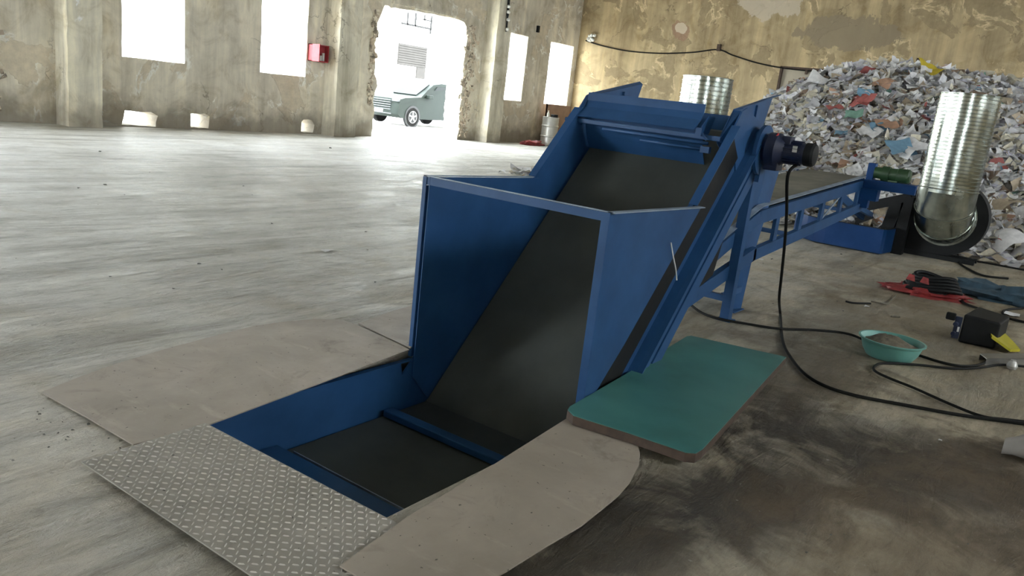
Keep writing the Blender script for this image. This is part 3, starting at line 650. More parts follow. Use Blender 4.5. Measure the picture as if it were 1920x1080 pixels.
rp = sheet('cover_sheet', [(637, 1060), (768, 966), (930, 868), (1098, 762), (1135, 778), (1180, 812), (1195, 830), (1200, 850), (1198, 872), (1180, 905), (1158, 930), (1130, 953), (1090, 985), (1020, 1026), (950, 1070), (820, 1140), (730, 1115)], .026, .006, 'plate2',
      'brown-grey sheet with rounded corner covering floor right of the pit', 'cover sheet')
gb = thing('teal_board', tuple(onZ(1270, 740, .05)), 'thick teal-topped board with brown edge lying right of the pit', 'board')
G = [(1064, 768), (1068, 762), (1180, 697), (1288, 630), (1296, 629), (1475, 669), (1318, 842), (1305, 850), (1285, 848), (1180, 812), (1075, 779)]
gp = [onZ(x, y, .082) for x, y in G]
b = MB(); b.xy([(p.x, p.y) for p in gp], .034, .079); build(b, 'core', 'brownedge', gb, bevel=.004)
b = MB(); cg = sum((V((p.x, p.y)) for p in gp), V((0, 0)))/len(gp); b.xy([(cg.x+(p.x-cg.x)*.997, cg.y+(p.y-cg.y)*.997) for p in gp], .079, .082); build(b, 'top_face', 'tealtop', gb)

# ------------------------------------------------------------------ cables
def cable(name, pts, r, label, cat='cable'):
    mb = MB(); mb.tube(smooth_path(pts, 7), r, 8); return tag(build(mb, name, 'rubber', smooth=True), label, cat)
def fl_(pix, z=.014): return [onZ(x, y, z) for x, y in pix]
P0 = V((dx-.0, 1.55, dz-.07)); land = onZ(1464, 600, .014)
hang = []
for (x, y), u in zip([(1477, 330), (1475, 400), (1471, 460), (1465, 520), (1461, 560)], (.12, .38, .58, .80, .93)):
    yy = P0.y*(1-u) + land.y*u; q = onY(x, y, yy); hang.append(q)
cable('power_cable', [P0] + hang + fl_([(1463, 590), (1468, 640), (1484, 672), (1510, 702), (1550, 725), (1610, 743), (1700, 760), (1800, 778), (1890, 790), (1990, 805)]), .0105, 'thick black cable hanging from the blue motor down to the floor')
cable('power_cable', fl_([(1296, 572), (1315, 586), (1345, 597), (1400, 607), (1460, 616), (1530, 619), (1590, 626), (1640, 645), (1715, 664), (1760, 678), (1800, 686), (1835, 684), (1856, 674)]), .010, 'black cable running on the floor behind the teal basin')
cable('power_cable', fl_([(1950, 690), (1880, 684), (1840, 689), (1790, 691), (1720, 684), (1660, 681), (1641, 686), (1640, 695), (1665, 708), (1715, 728), (1780, 757), (1840, 780), (1890, 787), (1990, 798)]), .009, 'black cable looping back on the floor in front of the teal basin')
cable('power_cable', fl_([(1712, 526), (1745, 519), (1775, 527), (1795, 542), (1800, 556), (1808, 568), (1830, 577), (1865, 588), (1886, 598), (1880, 605), (1838, 604)]), .012, 'black cable arching over the red sack', 'cable')
cable('power_cable', fl_([(1796, 478), (1798, 492), (1815, 504), (1845, 517), (1890, 522)]), .014, 'black cable trailing from the foot of the blower')
cable('power_cable', fl_([(1812, 487), (1860, 495), (1925, 507)]), .012, 'straight black cable on the floor right of the blower')
cable('power_cable', fl_([(1930, 577), (1893, 580), (1880, 586), (1890, 596), (1930, 606)]), .012, 'black cable loop below the blue cloth')
cable('power_cable', [onX(x, y, XW-.03) for x, y in [(1098, 76), (1130, 86), (1180, 96), (1240, 100), (1300, 98), (1346, 93), (1375, 104), (1420, 118), (1465, 127), (1520, 133), (1580, 136), (1640, 132), (1690, 125), (1718, 121), (1745, 139)]], .022, 'dark cable drooping along the far wall between clips')
for (x, y), lb in (((1348, 90), 'small dark cable clip on the far wall above the upright duct'), ((1722, 117), 'small dark cable clip on the far wall above the paper heap')):
    c = onX(x, y, XW-.05); mb = MB(); mb.box((c.x-.05, c.y-.06, c.z-.10), (XW, c.y+.06, c.z+.12)); mb.cyl((c.x-.07, c.y, c.z), (c.x, c.y, c.z), .04, n=10); tag(build(mb, 'cable_clip', 'brownedge'), lb, 'clip')
c = onX(1108, 72, XW-.1); mb = MB()
for k in range(9):
    q = c + V((0, rd.uniform(-.14, .14), rd.uniform(-.12, .12)))
    mb.lathe([(-.06, .01), (-.04, .05), (0, .07), (.04, .05), (.06, .01)], q, (rd.uniform(-1, 1), rd.uniform(-1, 1), 1), 8)
mb.box((XW-.1, c.y-.03, c.z-.03), (XW, c.y+.03, c.z+.03))
tag(build(mb, 'wadded_insulation', 'white', smooth=True), 'white wad of stuffing where the cable meets the wall corner', 'wad')

# ------------------------------------------------------------------ basin, tool, sack, cloth and odds on the floor
bc = onZ(1669, 672, 0); bc = V((6.08, .875, 0))
bs = thing('plastic_basin', tuple(bc), 'teal plastic basin filled with sand on the floor', 'basin')
b = MB(); b.lathe([(0, .150), (.004, .155), (.05, .185), (.11, .205), (.125, .225), (.133, .226), (.133, .212), (.115, .200), (.05, .178), (.012, .15)], bc, (0, 0, 1), 40); build(b, 'bowl', 'teal', bs, True)
b = MB(); R = []
for k, (r, z) in enumerate([(.19, .092), (.15, .105), (.09, .135), (.03, .148)]): R.append([bc+V((.03*(k/3)+r*math.cos(a*math.pi/12), .04*(k/3)+r*math.sin(a*math.pi/12), z+.006*math.sin(a*1.7+k))) for a in range(24)])
b.rings(R, True, True); build(b, 'sand_fill', 'sand', bs, True)
def lump(name, c, sx, sy, sz, mat, label, cat, seed, rot=0, amp=.25, nz_=10, sub=24, par=None, flat=.0):
    mb = MB(); R = []
    for i in range(nz_+1):
        ph = math.pi/2*i/nz_
        r = []
        for k in range(sub):
            a = 2*math.pi*k/sub; q = V((math.cos(a)*math.cos(ph), math.sin(a)*math.cos(ph), math.sin(ph)))
            w = 1+amp*noise.noise(q*2.2+V((seed, 0, 0)))+amp*.6*noise.noise(q*6+V((0, seed, 0)))
            p = V((q.x*sx*w, q.y*sy*w, max(0, q.z*sz*w)))
            p.rotate(Matrix.Rotation(rot, 3, 'Z')); r.append(V(c)+p)
        R.append(r)
    mb.rings(R); o = build(mb, name, mat, par, smooth=True, auto=60)
    return tag(o, label, cat) if par is None else o
RC = V((9.15, 1.1, 0))
rs = thing('red_sack', tuple(RC), 'red plastic sack with black hose coil on the floor by the blower', 'sack')
lump('sack_fabric', RC, .26, .42, .07, 'redcloth', '', '', 3, .3, .5, par=rs, sub=40)
b = MB()
for k in range(5):
    rr = .27-.02*k; b.tube([V((9.17+.10*math.cos(t_)*(rr/.2), 1.06+rr*math.sin(t_), .07+.03*k+.02*math.sin(2*t_))) for t_ in [i*math.pi/14 for i in range(29)]], .02, 8)
build(b, 'hose_coil', 'black', rs, True)
lump('dark_contents', RC+V((.03, -.03, .03)), .17, .26, .11, 'black', '', '', 9, .3, .3, par=rs)
for k, (x, y) in enumerate([(1733, 527), (1707, 521)]):
    q = onZ(x, y, .16); mb = MB(); mb.add([q+V((0, -.05, -.03)), q+V((0, .04, -.02)), q+V((.02, .02, .04)), q+V((.03, -.03, .03))], [(0, 1, 2, 3)]); build(mb, 'torn_flap', 'redcloth', rs)
lump('work_cloth', (9.9, .35, 0), .38, .62, .14, 'bluecloth', 'dark blue-grey crumpled work cloth on the floor at the right edge', 'cloth', 12, .2, .55, sub=48)
wt = thing('portable_welder', (7.1, .50, 0), 'black portable welding machine tipped on the floor with yellow plastic behind', 'welder')
A_ = onZ(1790, 640, 0)
def wbox(p, q, name, mat, bev=.01):
    b = MB(); b.box(p, q); o = build(b, name, mat, wt, bevel=bev); return o
b = MB(); pts0 = [(1796, 640), (1860, 655), (1905, 648), (1858, 588)]
f0 = [onZ(1795, 641), onZ(1864, 655), onZ(1882, 640), onZ(1822, 624)]
top0 = [onY(1790, 583, f0[0].y), None, None, None]
h_ = .235
b.rings([f0, [p+V((.0, 0, h_))*(1 if i in (0, 3) else .92) + V((-.01, .0, 0)) for i, p in enumerate(f0)]]); build(b, 'casing', 'black', wt, bevel=.015)
q = f0[0]; e = (f0[3]-f0[0]).normalized()
b = MB(); b.box(q+V((-.04, .0, .03)), q+V((-.01, .05, .21))); b.cyl(q+V((-.02, .03, .07)), q+V((-.07, .04, .07)), .018, n=12); b.cyl(q+V((-.02, .03, .15)), q+V((-.07, .04, .15)), .018, n=12); build(b, 'front_panel', 'darkblue', wt, bevel=.004)
b = MB(); b.box(q+V((-.05, .05, .17)), q+V((-.01, .12, .23))); build(b, 'handle', 'black', wt, bevel=.01)
b = MB(); b.box(q+V((-.045, .005, .09)), q+V((-.042, .02, .13))); build(b, 'label_plate', 'white', wt)
mb = MB(); yq = [onZ(1847, 600, .14), onZ(1872, 612, .10), onZ(1900, 640, .05), onZ(1913, 655, .03), onZ(1895, 655, .04), onZ(1860, 630, .12)]
mb.prism([tuple(p) for p in yq], (.0, .0, -.02)); tag(build(mb, 'yellow_plastic_piece', 'yellow'), 'yellow plastic sheet piece leaning behind the black welding machine', 'plastic piece')
st = [onZ(1838, 663, .05), onZ(1850, 672, .05), onZ(1945, 673, .05), onZ(1945, 663, .05)]
mb = MB(); mb.prism([tuple(p) for p in st], (0, 0, -.006)); b_ = [onZ(1850, 672, .05), onZ(1945, 673, .05)]
mb.prism([tuple(b_[0]), tuple(b_[1]), tuple(b_[1]+V((0, 0, -.05))), tuple(b_[0]+V((0, 0, -.05)))], (.008, 0, 0)); a_ = [st[0], st[3]]
mb.prism([tuple(a_[0]), tuple(a_[1]), tuple(a_[1]+V((0, 0, -.05))), tuple(a_[0]+V((0, 0, -.05)))], (.008, 0, 0))
tag(build(mb, 'steel_channel', 'steel'), 'short grey steel channel on the floor below the welding machine', 'channel')
q = onZ(1896, 692, 0); mb = MB(); mb.lathe([(0, .02), (.004, .03), (.025, .038), (.05, .030), (.062, .018), (.07, .018), (.072, .0)], q, (0, 0, 1), 18); tag(build(mb, 'plastic_cup', 'glassy', smooth=True), 'small cloudy clear plastic cup by the steel channel', 'cup')
gq = onZ(1868, 850, 0)
mb = MB(); R = []
for k in range(13):
    u = k/12; xx = .02+.62*u; w = .13*min(1, (.18+u*2.2))**.8; hh = .03+.17*min(1, .25+u*2.0)**.9
    c = gq + V((.02, 0, 0)) - V((-.15, 1, 0)).normalized()*xx*1 + V((.06*u, 0, 0))
    r = []
    for a in range(16):
        t_ = 2*math.pi*a/16; r.append(c + V((w*math.cos(t_), 0, max(.0, hh*.55 + hh*.55*math.sin(t_)+.01*math.sin(3*t_+k)))))
    R.append(r)
mb.rings(R); tag(build(mb, 'grey_cloth_bundle', 'grey', smooth=True, auto=60), 'pale grey cloth bundle at the right edge of the photo', 'bundle')
# strip of cord and white scrap
mb = MB(); mb.tube(smooth_path(fl_([(1586, 565), (1600, 568), (1632, 569)], .008), 5), .010, 6); tag(build(mb, 'rag_strip', 'black', smooth=True), 'short black rag strip on the floor left of the red sack', 'rag')
mb = MB(); mb.tube(smooth_path(fl_([(1633, 565), (1650, 568), (1663, 570), (1672, 562), (1680, 554)], .008), 5), .007, 6); tag(build(mb, 'twine', 'sand', smooth=True), 'short pale twine on the floor beside the black rag strip', 'twine')
mb = MB(); mb.tube(fl_([(1671, 593), (1687, 594)], .008), .008, 6); tag(build(mb, 'wooden_stick', 'sand', smooth=True), 'short pale stick lying on the floor behind the basin', 'stick')

def crumb(c, s, seed, mat='stone'):
    rnd = random.Random(seed); h = bmesh.new()
    for _ in range(10): h.verts.new((rnd.uniform(-s, s), rnd.uniform(-s, s), rnd.uniform(0, s*.9)))
    bmesh.ops.convex_hull(h, input=list(h.verts)); h.verts.ensure_lookup_table(); vs = [q for q in h.verts if q.link_faces]; ix = {q: i for i, q in enumerate(vs)}
    mb = MB(); mb.add([V(c)+q.co for q in vs], [[ix[q] for q in f.verts] for f in h.faces]); h.free(); return build(mb, 'concrete_crumb', mat, smooth=False)
spots = [(184, 384, 'far left floor'), (197, 347, '')] + [(rd.uniform(20, 760), rd.uniform(265, 560), '') for _ in range(16)] + [(rd.uniform(60, 240), rd.uniform(760, 860), '') for _ in range(22)] + [(rd.uniform(1240, 1880), rd.uniform(870, 1060), '') for _ in range(10)] + [(rd.uniform(1430, 1620), rd.uniform(470, 640), '') for _ in range(9)]
for i, (x, y, _) in enumerate(spots):
    c = onZ(x, y, 0); D = (c-CC).length
    if 1.25 < c.x < 4.3 and 1.0 < c.y < 3.9 and not x < 250: continue
    s = rd.uniform(.0008, .0020)*D; o = crumb(c, s, i)
    if x < 250 and y > 700: tag(o, 'small grey concrete crumb on the floor by the left sheet corner', 'crumb', 'crumbs at the left sheet corner')
    elif x < 800: tag(o, 'small dark concrete crumb on the open floor left of the hopper', 'crumb', 'crumbs on the open left floor')
    elif y > 800: tag(o, 'small grey concrete crumb on the floor right of the pit sheets', 'crumb', 'crumbs on the near right floor')
    else: tag(o, 'small grey concrete crumb on the floor below the second conveyor', 'crumb', 'crumbs on the middle right floor')

# ------------------------------------------------------------------ paper heap
def hz(x, y):
    # rises from x~13.4, crest x~19, falls towards the wall; along y from -4 to 9
    u = (x - (13.1 + .28*math.cos(y*.9) + .10*max(0, y-2.5)**1.5*.6))/5.6
    a = max(0, min(1, u)); pr = math.sin(a*math.pi/2)**.95 if a > 0 else 0
    crest = 2.95 - .27*max(0, y-4.3)**1.8 if y > 4 else 2.95 - .035*(4-y)**2*1.0
    crest = max(0, crest)
    if x > 19.2: crest -= .05*(x-19.2)
    w = .16*noise.noise(V((x*.7, y*.7, 3)))+.07*noise.noise(V((x*2, y*2, 1)))
    return max(0, crest*pr + w*min(1, a*4))
hb = MB(); nxs, nys = 64, 76; vs = []; fs = []
for i in range(nxs+1):
    for j in range(nys+1):
        x = 12.9+(26.2-12.9)*i/nxs; y = -4.5+14.5*j/nys; vs.append((x, y, hz(x, y)-.03))
for i in range(nxs):
    for j in range(nys):
        a = i*(nys+1)+j; fs.append((a, a+nys+1, a+nys+2, a+1))
hb.add(vs, fs)
PALS = [('white', (.74, .74, .755), 46), ('cream', (.66, .62, .51), 16), ('pale grey', (.53, .53, .55), 17), ('tan', (.42, .35, .26), 10), ('brown', (.25, .18, .13), 2.6), ('lilac grey', (.60, .59, .68), 6),
        ('blue', (.16, .30, .42), .9), ('red', (.40, .12, .11), .6), ('green', (.16, .30, .24), .6), ('orange', (.46, .28, .19), .9)]
wts = [p[2] for p in PALS]
def paper_shape(rnd, n=4):
    """grid of a curled, creased sheet about 1 x .7 around the origin"""
    ax = rnd.uniform(0, math.pi); curl = rnd.uniform(-1.0, 1.0); cr = rnd.uniform(0, math.pi); ck_ = rnd.uniform(-.5, .5); w = rnd.uniform(.45, .95); ph = rnd.uniform(0, 99)
    pts = []
    for i in range(n):
        for j in range(n):
            u = i/(n-1)-.5; v_ = (j/(n-1)-.5)*w
            s_ = u*math.cos(ax)+v_*math.sin(ax); t_ = u*math.cos(cr)+v_*math.sin(cr)
            z = curl*s_*s_ + ck_*abs(t_) + .18*noise.noise(V((u*2.5, v_*2.5, ph)))
            k = 1+.12*noise.noise(V((u*3, v_*3, ph+9)))
            pts.append(V((u*k, v_*k, z)))
    return pts
def grid_faces(n): return [(i*n+j, i*n+j+1, (i+1)*n+j+1, (i+1)*n+j) for i in range(n-1) for j in range(n-1)]
rp_ = random.Random(11)
def nrm(x, y):
    e = .15; return V((hz(x-e, y)-hz(x+e, y), hz(x, y-e)-hz(x, y+e), 2*e)).normalized()
def orient(rnd, nn, tiltmax=.7):
    q = nn.to_track_quat('Z', 'Y').to_matrix() @ Matrix.Rotation(rnd.uniform(0, 6.28), 3, 'Z')
    return q @ Matrix.Rotation(rnd.gauss(0, tiltmax), 3, 'X') @ Matrix.Rotation(rnd.gauss(0, tiltmax), 3, 'Y')
shapes = [paper_shape(rp_, 4) for _ in range(60)]
GF = grid_faces(4)
vcol = [(.30, .28, .25)]*len(hb.f)
hv = list(hb.v); hf = list(hb.f)
cnt = 0
while cnt < 26000:
    u = rp_.random()**1.25; x = 12.95 + u*8.3; y = rp_.uniform(-4.2, 9.6)
    z = hz(x, y)
    if z < .015 and rp_.random() > .12: continue
    if z < .015 and x < 12.9: continue
    if 12.2 < x < 12.75: continue
    # keep only what faces the hall
    sz = rp_.uniform(.12, .30) if rp_.random() < .75 else rp_.uniform(.05, .12)
    sh = shapes[rp_.randrange(60)]; Rm = orient(rp_, nrm(x, y)*.55+V((-.1, .05, .55)), .42 if z > .1 else .12)
    c = V((x, y, z + rp_.uniform(-.02, .09) + (.01 if z > .05 else 0))); o_ = len(hv)
    pp = [c + Rm @ (p*sz) for p in sh]
    if min(p.z for p in pp) < .002: 
        d_ = .002-min(p.z for p in pp); 
        if d_ > .05: continue
        pp = [p+V((0, 0, d_)) for p in pp]
    hv += pp; hf += [[i+o_ for i in f] for f in GF]
    nm, cc, _ = rp_.choices(PALS, wts)[0]; g_ = rp_.uniform(.78, 1.12); cc = tuple(min(.85, v_*g_) for v_ in cc)
    vcol += [cc]*len(GF); cnt += 1
me = bpy.data.meshes.new('waste_paper_heap'); og = V((16, 2.5, 0)); me.from_pydata([p-og for p in hv], [], hf)
at = me.color_attributes.new('tint', 'FLOAT_COLOR', 'CORNER')
buf = []
for p in me.polygons:
    c = vcol[p.index]; buf += [c[0], c[1], c[2], 1]*p.loop_total
at.data.foreach_set('color', buf)
for p in me.polygons: p.use_smooth = True
def paper_mat(name, base=None):
    m, t, b = nt(name); v = coords(t)
    if base is None:
        a = t.nodes.new('ShaderNodeVertexColor'); a.layer_name = 'tint'; c = a.outputs[0]
    else: c = mix(t, 0, base, base)
    k = 12 if base is None else 6
    f = noi(t, v, k, 4, .6); c = mix(t, 1, c, ramp(t, f, [(.35, (.84, .84, .84)), (.6, (1.06, 1.06, 1.05))]), 'MULTIPLY')
    t.links.new(c, b.inputs['Base Color']); b.inputs['Roughness'].default_value = .75
    bump(t, b, noi(t, v, 25 if base is None else 9, 3), .3, .01)
    return m
me.materials.append(paper_mat('mixed_waste_paper'))
heap = bpy.data.objects.new('waste_paper_heap', me); heap.location = og; COL.objects.link(heap)
tag(heap, 'big heap of mixed torn waste paper against the far wall', 'paper heap', None, 'stuff')
PM = {nm: paper_mat(nm.replace(' ', '_')+'_paper', c) for nm, c, _ in PALS}
PM['yellow'] = paper_mat('yellow_paper', (.55, .42, .03))
variants = []
for k in range(12):
    pts = paper_shape(rp_, 7); m_ = bpy.data.meshes.new('paper_sheet'); m_.from_pydata([p for p in pts], [], grid_faces(7)); m_.materials.append(PM['white'])
    for p in m_.polygons: p.use_smooth = True
    variants.append(m_)
def put_sheet(x, y, size, colr, label, group, lift=.07, tilt=.4):
    m_ = variants[rp_.randrange(12)]; o = bpy.data.objects.new('paper_sheet', m_); COL.objects.link(o)
    nn = nrm(x, y)*.6+V((-.15, .1, .5)); z = hz(x, y)
    Rm = orient(rp_, nn if z > .05 else V((0, 0, 1)), tilt if z > .05 else .08)
    zz = z + lift if z > .05 else .0
    low = min((Rm @ (p.co*size)).z for p in m_.vertices)
    if zz + low < .003: zz = .003-low
    o.matrix_world = Matrix.Translation((x, y, zz)) @ Rm.to_4x4() @ Matrix.Scale(size, 4)
    o.material_slots[0].link = 'OBJECT'; o.material_slots[0].material = PM[colr]
    return tag(o, label, 'paper', group)
def ph(x, y):     # ray against the heap
    d = ray(x, y); t0 = 12.5/d.x; t1 = 24/d.x
    for k in range(400):
        t_ = t0+(t1-t0)*k/400; p = CC+d*t_
        if p.z < hz(p.x, p.y): return p
    return None
for (x, y, s, c, lb) in [(1742, 152, .42, 'yellow', 'folded yellow sheet near the crest of the paper heap'), (1607, 208, .30, 'red', 'red sheet in the middle of the paper heap, left of its red pair'), (1622, 211, .30, 'red', 'red sheet in the middle of the paper heap, right of its red pair'),
        (1562, 225, .28, 'red', 'dull red sheet on the heap left of the bright red pair'), (1618, 198, .26, 'blue', 'sky blue scrap just above the red pair on the heap'), (1597, 238, .30, 'green', 'teal green scrap below the red pair on the heap'),
        (1572, 272, .26, 'blue', 'blue scrap low on the heap above the second conveyor'), (1640, 262, .26, 'blue', 'navy scrap beside brown paper in the middle of the heap'), (1655, 258, .40, 'orange', 'orange brown torn carton right of the navy scrap'),
        (1648, 175, .36, 'orange', 'orange sheet high on the heap face'), (1700, 300, .55, 'white', 'large white sheet standing just above the green motor'), (1683, 305, .40, 'blue', 'blue and white printed sheet left of the large white one above the green motor'),
        (1625, 268, .34, 'white', 'curled white sheet left of the navy scrap'), (1868, 465, .5, 'white', 'wide white sheet at the foot of the heap near the floor'), (1873, 474, .18, 'red', 'small red scrap at the foot of the heap near the floor'), (1880, 402, .40, 'tan', 'tan rolled board at the heap foot right of the duct'),
        (1560, 150, .45, 'pale grey', 'pale grey sheet on the left crest of the heap'), (1520, 178, .5, 'white', 'broad white sheet on the left slope of the heap')]:
    p = ph(x, y)
    if p is not None: put_sheet(p.x, p.y, s*1.15, c, lb, None, .2, .25)
k = 0
while k < 270:
    x = 13.2+rp_.random()**1.6*5.5; y = rp_.uniform(-1.0, 7.2)
    if hz(x, y) < .03 and rp_.random() > .25: continue
    nm = rp_.choices(PALS, wts)[0][0]; foot = hz(x, y) < .45
    put_sheet(x, y, rp_.uniform(.2, .36), nm, ('crumpled %s paper sheet lying at the foot of the paper heap' if foot else 'crumpled %s paper sheet lying on the face of the paper heap') % nm,
              '%s sheets %s the paper heap' % (nm, 'at the foot of' if foot else 'on the face of'))
    k += 1
# loose scraps on the open floor
for i, (x, y, s, lb) in enumerate([(614, 471, .10, 'small crumpled white paper scrap on the open floor left of the hopper'), (1428, 487, .07, 'tiny white scrap on the floor right of the blue legs'), (1625, 575, .06, 'tiny white scrap on the floor below the pale twine'), (1895, 590, .22, 'flat white paper under the cable loop by the blue cloth'),
        (1763, 826, .02, 'tiny white speck of paper on the dark stain right of the teal board')]):
    c = onZ(x, y, 0); m_ = variants[i]; o = bpy.data.objects.new('paper_scrap', m_); COL.objects.link(o)
    low = min(p.co.z for p in m_.vertices)*.35*s; o.location = (c.x, c.y, .002-low); o.scale = (s, s, s*.35); tag(o, lb, 'paper')
    o.material_slots[0].link = 'OBJECT'; o.material_slots[0].material = PM['white']

# ------------------------------------------------------------------ far corner: board, drum, cloth; wall fittings
bd = thing('brown_board', (25.2, 16.25, 0), 'brown wooden board standing under the corner window', 'board')
b = MB(); b.box((24.35, 16.28, .02), (25.95, 16.34, 1.44)); build(b, 'panel', 'wood', bd); 
b = MB(); b.box((24.35, 16.26, .98), (25.95, 16.28, 1.02)); b.box((24.35, 16.26, 0), (24.42, 16.36, 1.44)); b.box((25.88, 16.26, 0), (25.95, 16.36, 1.44)); build(b, 'batten', 'wood', bd)
DC = V((23.85, 15.75, 0))
dr = thing('metal_drum', tuple(DC), 'silver metal drum with ribs beside the brown board', 'drum')
b = MB(); b.lathe([(0, .27), (.02, .29), (.30, .29), (.32, .31), (.34, .31), (.36, .29), (.66, .29), (.68, .31), (.70, .31), (.72, .29), (.98, .29), (1.0, .30), (1.0, .0)], DC, (0, 0, 1), 28); build(b, 'shell', 'drum', dr, True)
b = MB(); b.cyl(DC+V((.05, -.1, 1.0)), DC+V((.05, -.1, 1.10)), .13, n=14); build(b, 'lid_pot', 'black', dr, True)
mb = MB(); mb.lathe([(0, .05), (.12, .05), (.16, .02), (.22, .02)], DC+V((-.12, .05, 1.0)), (0, 0, 1), 12); tag(build(mb, 'bottle', 'white', smooth=True), 'small white bottle standing on the metal drum', 'bottle')
lump('red_cloth', (22.9, 15.75, 0), .55, .28, .16, 'redcloth', 'dull red cloth heap on the floor by the wall left of the drum', 'cloth', 31, .1, .5)
HB = V((13.93, YW-.1, 1.84))
hr = thing('fire_hose_box', tuple(HB), 'red open fire hose box on the wall beside the second window', 'hose box')
b = MB(); b.box((13.68, YW-.02, 1.84), (14.22, YW, 2.26)); b.box((13.68, YW-.16, 1.84), (14.22, YW, 1.86)); b.box((13.68, YW-.16, 2.24), (14.22, YW, 2.26)); b.box((14.20, YW-.16, 1.84), (14.22, YW, 2.26)); b.box((13.68, YW-.16, 1.84), (13.70, YW, 2.26)); build(b, 'cabinet', 'red', hr)
b = MB(); b.prism([(13.68, YW-.16, 1.84), (13.68, YW-.16, 2.26), (13.62, YW-.5, 2.26), (13.62, YW-.5, 1.84)], (.02, 0, 0)); build(b, 'door', 'red', hr)
b = MB(); b.box((13.74, YW-.12, 1.88), (13.92, YW-.03, 2.18)); build(b, 'hose_roll', 'stone', hr, bevel=.02)
b = MB(); b.cyl((14.0, YW-.10, 1.87), (14.0, YW-.10, 2.0), .035, n=12); b.cyl((14.09, YW-.10, 1.87), (14.09, YW-.10, 2.07), .035, n=12); build(b, 'nozzle', 'white', hr, True)
wf_ = thing('wall_conduit', (21.08, YW-.56, 3.5), 'dark conduit with white insulators running up the pilaster beside the third window', 'conduit')
b = MB(); b.cyl((21.12, YW-.55, 3.53), (21.10, YW-.55, 4.0), .03, n=10); b.cyl((21.10, YW-.55, 4.0), (21.05, YW-.55, 5.4), .04, n=10); build(b, 'pipe', 'black', wf_, True)
b = MB()
for z, x in ((3.55, 21.12), (3.85, 21.12), (4.08, 21.09), (4.24, 21.08)): b.lathe([(0, .03), (.02, .06), (.08, .06), (.10, .03)], (x, YW-.58, z), (0, 0, 1), 12)
build(b, 'insulator', 'white', wf_, True)
for i, (x, y) in enumerate([(1009, 54)]):
    c = onY(x, y, YW-.04); mb = MB(); mb.box((c.x-.05, YW-.08, c.z-.12), (c.x+.05, YW, c.z+.10)); tag(build(mb, 'wall_switch', 'black'), 'small dark switch box on the wall between third and fourth windows', 'switch box')

# ------------------------------------------------------------------ outside: building and car
bo = thing('outside_building', (30, 31, 0), 'pale overexposed building across the yard seen through the doorway', 'building')
b = MB(); b.box((10, 31, -.05), (60, 31.5, 9)); build(b, 'facade', 'outwall', bo)
b = MB(); b.box((31.5, 30.93, 2.55), (33.7, 31.0, 3.65)); 
for k in range(9): b.box((31.5, 30.90, 2.58+k*.12), (33.7, 30.93, 2.66+k*.12))
b.box((33.0, 30.93, 1.95), (33.7, 31.0, 2.55)); build(b, 'shutter', 'outgrey', bo)
b = MB()
for (x0, z0, x1, z1) in [(31.6, 4.62, 33.9, 4.72), (32.0, 4.62, 32.08, 5.3), (32.6, 4.65, 32.7, 5.4), (33.2, 5.05, 33.9, 5.12), (33.3, 5.05, 33.38, 5.6), (33.85, 4.4, 33.95, 5.6)]: b.box((x0, 30.95, z0), (x1, 31.0, z1))
build(b, 'sign_strokes', 'outline', bo)
CX, CY = 22.1, 21.55
cr = thing('dark_suv_car', (CX+2.2, CY+.9, 0), 'dark green-grey car parked in the yard seen through the doorway', 'car')
side = [(0.0, .42), (.02, .75), (.12, .98), (.35, 1.06), (1.25, 1.14), (1.75, 1.42), (2.1, 1.66), (2.6, 1.74), (3.6, 1.72), (4.25, 1.45), (4.5, 1.05), (4.55, .5), (4.4, .3), (.2, .28)]
b = MB(); R = []
W2 = 1.85
for yy, ins, dr_ in ((0, .06, 0), (.10, 0, 0), (W2-.10, 0, 0), (W2, .06, 0)):
    R.append([V((CX + (x-2.27)*(1-ins*.4)+2.27, CY+yy+(0.16 if z > 1.2 and yy == 0 else (.22 if z > 1.2 and yy < .2 else (-.16 if z > 1.2 and yy == W2 else (-.22 if z > 1.2 else 0)))), z - ins*.3*(z > 1))) for x, z in side])
b.rings(R); body = build(b, 'body', 'carpaint', cr, True, auto=35)
b = MB(); b.xz([(CX+1.95, 1.20), (CX+2.3, 1.58), (CX+3.5, 1.60), (CX+3.95, 1.22)], CY+.12, CY+.20); b.prism([(CX+1.32, CY+.3, 1.17), (CX+1.32, CY+1.55, 1.17), (CX+2.08, CY+1.5, 1.62), (CX+2.08, CY+.35, 1.62)], (-.03, 0, .03)); build(b, 'glass', 'carglass', cr)
for x, y in ((.85, 0), (3.6, 0), (.85, W2), (3.6, W2)):
    yy = CY+y; s = -1 if y == 0 else 1
    b = MB(); b.lathe([(-.2, .20), (-.2, .33), (-.17, .35), (0.02, .35), (.035, .33), (.035, .235), (0, .23)], (CX+x, yy, .35), (0, s, 0), 32); w = build(b, 'wheel', 'tyre', cr, True)
    b = MB(); b.lathe([(0, .24), (.036, .235), (.036, .215), (0.01, .21)], (CX+x, yy, .35), (0, s, 0), 32)
    for k in range(5):
        a = 2*math.pi*k/5+.3; d = V((math.cos(a), 0, math.sin(a))); b.beam(V((CX+x, yy+s*.02, .35))+d*.03, V((CX+x, yy+s*.02, .35))+d*.22, .03, .06, (-d.z, 0, d.x))
    b.cyl((CX+x, yy, .35), (CX+x, yy+s*.04, .35), .05, n=12); build(b, 'rim', 'rim', w, True)
b = MB(); b.cyl((CX+.85, CY-.02, .36), (CX+.85, CY+.1, .36), .42, n=32); b.cyl((CX+3.6, CY-.02, .36), (CX+3.6, CY+.1, .36), .42, n=32); build(b, 'wheel_arch', 'black', cr)
b = MB()
for k in range(5): b.box((CX-.03, CY+.35, .56+k*.085), (CX+.02, CY+1.5, .59+k*.085))
b.box((CX-.02, CY+.3, .4), (CX+.02, CY+1.55, .43)); build(b, 'grille', 'chrome', cr)
